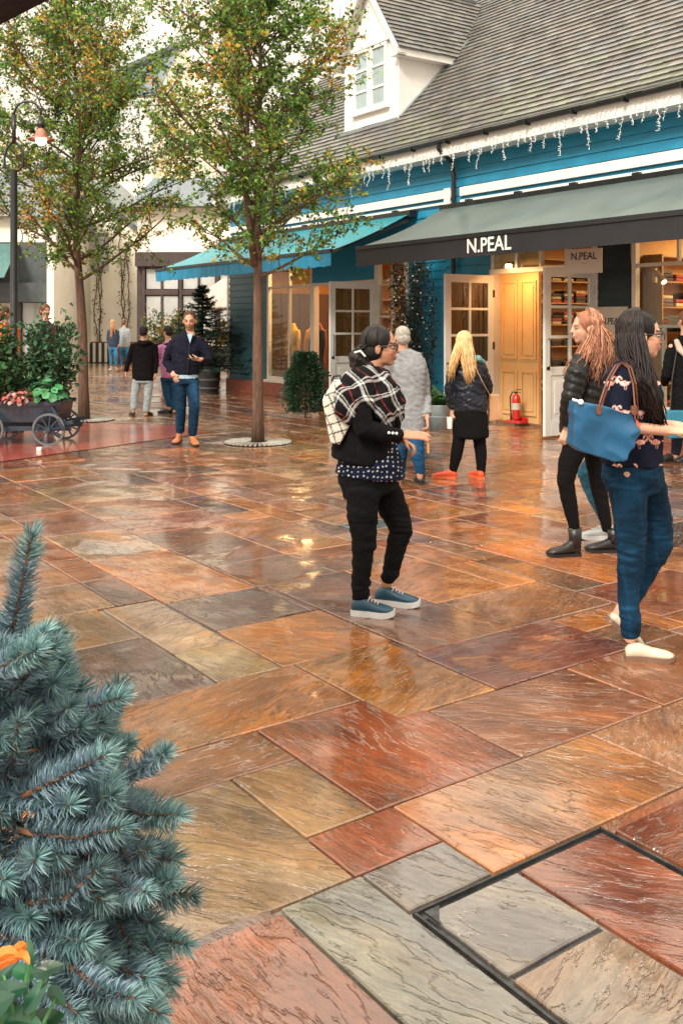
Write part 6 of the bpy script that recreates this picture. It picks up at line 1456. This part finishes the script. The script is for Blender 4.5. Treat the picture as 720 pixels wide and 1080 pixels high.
ph = thing('phone', 'dark phone in the walking man\'s hand', 'phone', M_.base+M_.p(204, 377.5, -.30)); g = MB(); g.box((-.075, -.037, -.004), (.07, .037, .004), M=Matrix.Rotation(R(-10), 4, 'Y')); obj('phone_body', g, BLACKM, ph, bevel=.003)

# ---- boy in black hoodie and woman in pink
def back_walker(label, base, Y, head, neck, sh, el, wr, hips, legs, top, topc, legc, shoec, hairc, hairfn, hs=.21, hf=(0, 1), vox=.011, jean=False, sk=S1, sole=(.03, .03, .03), tname='hoodie', w_=.17, hemy=None, name='person'):
    P_ = Person(name, label, base, Y, hf, vox, sk, hairc); P_.head((*head, 0), hs, f=hf, neck=(*neck, 0))
    cx = (hips[0][0]+hips[1][0])/2; hy = hips[0][1]; hem = hemy or hy
    P_.limb([(*neck, 0), ((neck[0]+cx)/2, (neck[1]+hy)/2, 0), (cx, hy, 0)], [(.08, .06), (.12, .08), (.12, .09)], 12)
    for i in (0, 1):
        P_.limb([(*sh[i], 0), (*el[i], .03), (*wr[i], -.0)], [.042, .034, .026], 10); P_.hand((*wr[i], 0), (0, -.1, -1), (1 if i == 0 else -1, 0, 0), .16*hs/.22, .6, 1 if i == 0 else -1)
        kn, an = legs[i]; P_.limb([(*hips[i], 0), (*kn, 0), (*an, 0)], [.07, .05, .036], 10)
    P_.finish_body()
    hairfn(P_)
    P_.wear('jeans' if jean else 'trousers', [([(cx, hy-8, 0), (cx, hy+3, 0)], [(w_*.9, .11), (w_*.92, .115)], P_.l)]+[([(*hips[i], 0), (*legs[i][0], 0), (legs[i][1][0], legs[i][1][1]-3, 0)], [.085, .068, .055]) for i in (0, 1)], DENIM, legc, fn=denim(legc) if jean else None)
    P_.wear(tname, [([(*neck, 0), (neck[0], neck[1]+5, 0), ((neck[0]+cx)/2, (neck[1]+hem)/2, 0), (cx, hem-3, 0), (cx, hem, 0)], [(.08, .07), (w_, .10), (w_*1.02, .12), (w_*1.04, .13), (w_, .12)], P_.l)]+[([(sh[i][0]*.8+neck[0]*.2, sh[i][1], 0), (*sh[i], 0), (*el[i], .03), (wr[i][0], wr[i][1]-2, 0)], [.055, .058, .052, .04]) for i in (0, 1)], CLOTH, topc, fold=.008)
    for i in (0, 1):
        q = legs[i][1]; P_.shoe((q[0], 0, 0), (hf[0]+(-.5 if i == 0 else .1), hf[1], 0), .25, shoec, sole, z0=0, name='shoe')
    return P_
bh = lambda P_: P_.short_hair(P_.hairc, .006)
boy = back_walker('boy in a black hooded top and pale grey trousers walking away', (149, 439), 16.8, (152, 350), (151, 360), ((141, 364), (163, 364)), ((136, 380), (165, 381)), ((133, 393), (164, 395)), ((145, 400), (157, 400)), (((142, 418), (141, 434)), ((156, 420), (154, 437))), 0, (.006, .005, .006), (.32, .36, .38), (.02, .02, .02), (.015, .01, .01), bh, .20, (.1, 1), w_=.185, hemy=401)
boy.wear('hood', [([(147, 361, -.05), (152, 363, -.09), (158, 361, -.05)], [(.05, .04), (.07, .05), (.05, .04)])], CLOTH, (.006, .005, .006), fold=.012)
def longdark(P_): P_.strands([((P_.hp[0], P_.hp[1]+13, -.10), pi, 2), ((P_.hp[0]+3, P_.hp[1]+9, -.05), -pi*.8, 1)], 70, .012, P_.hcols, .03, wave=.02, seed=3)
def mk_long(hp, cols):
    def fn(P_): P_.hp = hp; P_.hcols = cols; longdark(P_)
    return fn
pk = back_walker('dark-haired woman in a pink top and dark gilet half hidden by the walking man', (179, 437), 17.3, (177, 350), (178, 360), ((169, 366), (186, 366)), ((167, 378), (188, 378)), ((171, 388), (186, 390)), ((174, 398), (183, 398)), (((176, 415), (179, 431)), ((184, 415), (184, 434))), 0, (.55, .22, .42), (.015, .06, .12), (.03, .03, .03), (.015, .01, .01), bh, .21, (-.8, .6), jean=True, w_=.14, tname='pink_top')
pk.wear('gilet', [([(179, 362, 0), (180, 372, 0), (181, 392, 0)], [(.13, .10), (.15, .125), (.155, .13)], pk.l)], CLOTH, (.02, .02, .03))
back_walker('distant woman with long fair hair in a navy jacket and jeans', (119, 392), 33, (119, 341), (119, 346), ((115, 349), (124, 349)), ((114, 357), (125, 357)), ((114.5, 364), (125, 364)), ((117, 366), (122, 366)), (((117.5, 377), (117.5, 388)), ((122.5, 377), (123, 389))), 0, (.03, .045, .08), (.03, .11, .20), (.4, .38, .35), (.40, .2, .1), mk_long((118, 343), [(.40, .2, .1), (.5, .28, .14)]), .22, (0, 1), .016, True, tname='jacket')
back_walker('distant man beside the fair-haired woman in a white-sleeved top', (131, 391), 33.6, (131, 340), (131, 345), ((127, 348), (136, 348)), ((126, 356), (137, 356)), ((126.5, 363), (137, 363)), ((129, 366), (134, 366)), (((129, 377), (129, 388)), ((134, 377), (135, 389))), 0, (.30, .32, .34), (.03, .10, .18), (.55, .16, .06), (.15, .07, .04), bh, .22, (.3, 1), .016, True, tname='top')
back_walker('person in an orange top behind the planter cart at the left edge', (5, 448), 15.6, (5, 330), (5, 342), ((-7, 347), (17, 347)), ((-10, 365), (19, 365)), ((-8, 382), (17, 382)), ((-1, 392), (10, 392)), (((0, 418), (0, 443)), ((9, 418), (10, 443))), 0, (.75, .13, .02), (.03, .04, .07), (.02, .02, .02), (.12, .06, .03), bh, .23, (.6, .5), tname='orange_top', w_=.19)
back_walker('brown-haired person in dark clothes behind the tall plants of the cart', (47, 448), 16.3, (48, 328), (48, 339), ((38, 344), (58, 344)), ((35, 362), (60, 362)), ((37, 378), (58, 378)), ((43, 390), (53, 390)), (((43, 415), (43, 440)), ((53, 415), (54, 440))), 0, (.05, .035, .03), (.03, .03, .035), (.02, .02, .02), (.16, .06, .03), bh, .23, (.6, -.5), tname='jumper', w_=.18)

# ---- person at the right edge
K = Person('person', 'person in a black coat cut by the right edge beside the shop window', (716, 487), 11.3, (-.5, .9), .010, S1, (.12, .05, .03))
K.head((722, 338, 0), .225, f=(-.4, 1), neck=(722, 358, 0)); K.limb([(722, 358, 0), (722, 390, 0), (720, 430, 0)], [(.09, .07), (.14, .1), (.14, .11)], 14)
K.limb([(708, 366, -.03), (703, 396, -.03), (700, 405, .15)], [.045, .038, .028]); K.limb([(738, 366, 0), (743, 395, 0), (741, 420, 0)], [.045, .038, .028]); K.hand((700, 405, .15), (-.4, .9, .1), (0, 0, -1), .17, .8, 1); K.hand((741, 420, 0), (0, 0, -1), (-1, 0, 0), .17, .8, -1)
for q in (((715, 435, 0), (714, 460, 0), (712, 482, 0)), ((727, 435, 0), (728, 460, 0), (729, 484, 0))): K.limb(q, [.075, .05, .036])
K.finish_body(); K.short_hair((.14, .06, .03), .006)
K.wear('trousers', [([(715, 430, 0), (714, 460, 0), (712, 478, 0)], [.09, .07, .055]), ([(727, 430, 0), (728, 460, 0), (729, 480, 0)], [.09, .07, .055])], CLOTH, (.015, .02, .03))
K.wear('black_coat', [([(722, 355, 0), (722, 363, 0), (721, 380, 0), (721, 410, 0), (720, 436, 0)], [(.08, .08), (.17, .10), (.175, .13), (.16, .13), (.17, .14)], K.l), ([(711, 362, 0), (706, 375, -.03), (702, 396, -.03), (700, 404, .12)], [.065, .065, .058, .045]), ([(734, 363, 0), (743, 395, 0), (741, 416, 0)], [.065, .058, .045])], CLOTH, (.005, .005, .006), fold=.008)
g = MB(); g.tube([K.p(713, 360, -.12), K.p(716, 368, -.15), K.p(722, 376, -.16)], [.03, .04, .02], 8, rnd_=True); obj('scarf', g, mat('pale_scarf', (.5, .4, .32), .9, bump=.4), K.t, smooth=True)
for q in ((708, 487), (727, 488)): K.shoe((q[0], q[1], 0), (-.7, -.5, 0), .27, (.02, .02, .025), (.02, .02, .02), z0=0)
kb = thing('teal_bag', 'teal bag hanging at the side of the person at the right edge', 'handbag', K.base+K.p(711, 447, -.22)); q0 = K.p(711, 447, -.22); g = MB(); g.prism([K.p(703, 433, -.25)-q0, K.p(722, 433, -.25)-q0, K.p(724, 462, -.25)-q0, K.p(705, 463, -.25)-q0], (0, .10, 0)); me = remesh(g, .01, 3); bpy_paint(me, (.02, .16, .24)); obj('bag_body', me, LEATH, kb, smooth=True)
g = MB(); g.tube([K.p(706, 434, -.2)-q0, K.p(708, 400, -.16)-q0, K.p(714, 365, -.12)-q0], .007, 6); obj('strap', g, LEATH, kb); bpy_paint(kb.children[-1].data, (.03, .03, .03))
# ------------------------------------------------------------------ blue spruce in the near corner
SPR = mat('blue_spruce_needles', (1, 1, 1), .5, attr=True, var=.12, vs=30, bump=0, trans=.12)
TWG = mat('spruce_twig_bark', (.16, .07, .035), .7, var=.3, bump=.3, bs=200)
sy = 1.22
sp0 = thing('blue_spruce', 'bushy blue spruce filling the near left corner', 'tree', (at(-60, 900, sy).x, sy, 0))
q0 = Vector(sp0.location); rs_ = random.Random(21)
g = MB(); g.tube([(0, 0, 0), (0, 0, .6), (.02, 0, 1.15)], [.03, .022, .01], 8); tk = obj('trunk', g, TWG, sp0)
shoots = [((-5, 715), (33, 566), 0, 17), ((5, 705), (60, 668), -.02, 16), ((0, 722), (44, 702), -.04, 15), ((10, 745), (60, 735), .02, 16), ((30, 765), (127, 736), -.02, 17), ((35, 792), (106, 762), -.05, 18), ((112, 822), (117, 782), .02, 14), ((115, 825), (174, 794), 0, 15), ((112, 842), (188, 860), -.02, 17), ((105, 895), (182, 906), -.04, 19), ((140, 928), (202, 945), 0, 17), ((145, 978), (196, 996), .02, 16), ((90, 900), (128, 945), -.07, 18), ((35, 832), (112, 852), -.05, 19), ((-5, 838), (52, 838), -.08, 20), ((30, 935), (92, 988), -.10, 21), ((85, 985), (155, 1032), -.07, 21), ((55, 1045), (112, 1062), -.10, 20), ((98, 1068), (165, 1052), 0, 18), ((60, 870), (112, 842), .03, 16), ((20, 770), (75, 745), -.07, 16), ((10, 690), (20, 640), .04, 15), ((70, 930), (150, 900), .04, 17), ((45, 800), (100, 800), -.06, 18), ((20, 880), (60, 900), -.12, 20), ((60, 960), (70, 1010), -.12, 20)]
def contour(y):
    t = [(560, 30), (640, -10), (690, 10), (740, 72), (800, 135), (870, 170), (950, 180), (1000, 175), (1090, 150)]
    for (a, b), (c, d) in zip(t, t[1:]):
        if a <= y <= c: return b+(d-b)*(y-a)/(c-a)
    return 60 if y > 1000 else 20
for i in range(330):
    y = rs_.uniform(690, 1180); xm = contour(min(y, 1089)); x = rs_.uniform(-120, xm-42)
    a = math.atan2((y-840)*.6+rs_.gauss(0, 70), 150)+rs_.gauss(-.1, .25); ln = rs_.uniform(30, 95)
    x2 = min(x+ln*cos(a), xm+2); y2 = y+ln*sin(a)
    shoots.append(((x, y), (x2, y2), rs_.uniform(-.16, .25), rs_.uniform(15, 20)))
ND = MB(); TW = MB()
for (a, b, dy, wd) in shoots:
    dep = rs_.uniform(-.03, .03); A0 = at(a[0], a[1], sy+dy+.03)-q0; B0 = at(b[0], b[1], sy+dy+dep-.02)-q0
    mid = (A0+B0)/2+Vector((rs_.gauss(0, .006), 0, rs_.gauss(-.004, .006))); inner = A0+(A0-B0)*.25+Vector((0, .03, -.01))
    TW.tube([inner, A0, mid, B0], [.0045, .0035, .003, .0018], 5)
    L0 = (B0-A0).length; nn = int(L0*4600); W = wd*1.32/F*(sy+dy); tone = rs_.uniform(.55, 1.2); gr = rs_.random()
    ax = (B0-A0).normalized(); s = ax.cross(Vector((0, 0, 1))).normalized(); u_ = s.cross(ax)
    for k in range(nn):
        t = rs_.random()**.9; t = t if k > 26 else 1.0
        p = (A0.lerp(mid, t*2) if t < .5 else mid.lerp(B0, t*2-1)); an = rs_.uniform(0, 2*pi); rad = s*cos(an)+u_*(sin(an)*.85+.18)
        fw = rs_.uniform(.35, .85) if t < .97 else rs_.uniform(.6, 2.2)
        d = (rad+ax*fw).normalized(); ln = W*rs_.uniform(.82, 1.15)*(1 if t < .9 else .85); sd = d.cross(Vector((rs_.gauss(0, 1), rs_.gauss(0, 1), rs_.gauss(0, 1)))).normalized()*.00088
        curve = ax*ln*.12
        c = (.27*tone, .39*tone, .46*tone) if rs_.random() < .6 else (.12*tone, .22*tone, .28*tone)
        if t > .86 or (gr > .7 and t > .6): c = (c[0]*.95, c[1]*1.08, c[2]*.93)
        m = p+d*ln*.55; ND.add([p-sd, p+sd, m+sd*.9, m-sd*.9, p+d*ln+curve], [(0, 1, 2, 3), (3, 2, 4)], c)
obj('needles', ND, SPR, sp0, fix=False); obj('twigs', TW, TWG, tk, smooth=True, fix=False)
# orange flower plant in the very corner
fy = .88
fp = thing('orange_flower_plant', 'orange flower with dark green leaves in the very bottom left corner', 'flower', (at(10, 1080, fy).x, fy, 0)); q0 = Vector(fp.location)
g = MB(); T = lambda x, y, d=0: at(x, y, fy+d)-q0
ps_ = []
for (x, y, w2, h2, rot_) in ((14, 1008, 20, 7, -.5), (6, 1014, 18, 7, -.35), (20, 1002, 15, 6, -.8), (8, 1006, 15, 6, -.2), (24, 1010, 11, 5, .4)):
    c = T(x, y, rs_.uniform(-.01, .01)); a = Vector((cos(rot_), 0, -sin(rot_)))*w2/F*fy*.9; b = Vector((-a.z, .35*a.length, a.x)).normalized()*h2/F*fy
    m = 9; vs_ = [c]+[c+a*cos(t)+b*sin(t)*(1+.2*cos(t*3))+Vector((0, -.004*cos(t*2), 0)) for t in [2*pi*k/m for k in range(m)]]; g.add(vs_, [(0, 1+k, 1+(k+1) % m) for k in range(m)], rs_.choice([(.85, .28, .05), (.9, .38, .09), (.8, .22, .04)]))
obj('petal', g, leafmat('petals', .4), fp, fix=False)
g = MB(); st = MB()
for (x, y, w2, h2, rot_) in ((28, 1025, 15, 8, -.3), (50, 1022, 16, 8, .2), (38, 1050, 18, 9, .9), (10, 1045, 20, 11, .3), (50, 1075, 22, 12, .5), (20, 1075, 24, 12, -.2), (-5, 1060, 22, 13, .5), (8, 1100, 26, 14, 0), (60, 1050, 13, 7, -.9), (32, 1005, 12, 5, -1.2), (42, 1100, 26, 12, .3), (4, 1028, 16, 8, .7)):
    c = T(x, y, rs_.uniform(0, .06)); a = Vector((cos(rot_), rs_.uniform(-.4, .4), sin(rot_)))*w2/F*fy; b = Vector((-sin(rot_), .5, cos(rot_))).normalized()*h2/F*fy
    m = 12; vs_ = [c-Vector((0, .002, 0))]+[c+a*cos(t)*(1.15 if abs(t) < .01 else 1)+b*sin(t)*(1-.25*cos(t)) for t in [2*pi*k/m for k in range(m)]]; k_ = rs_.uniform(.7, 1.3); g.add(vs_, [(0, 1+k, 1+(k+1) % m) for k in range(m)], tuple(v*k_ for v in rs_.choice([(.02, .10, .045), (.03, .15, .07), (.015, .07, .04)])))
    st.tube([T(20, 1130, .03), T(x*.6+10, y+30, .03), c], .0016, 4, cap=False)
obj('foliage', g, mat('glossy_leaves', (1, 1, 1), .3, attr=True, var=.1, bump=0, trans=.15, coat=.3), fp, fix=False)
st.tube([(0.01, .03, 0), (.01, .03, .5), T(20, 1130, .03)], .003, 5); obj('stem', st, mat('green_stem', (.06, .2, .07), .5, bump=0), fp, fix=False)
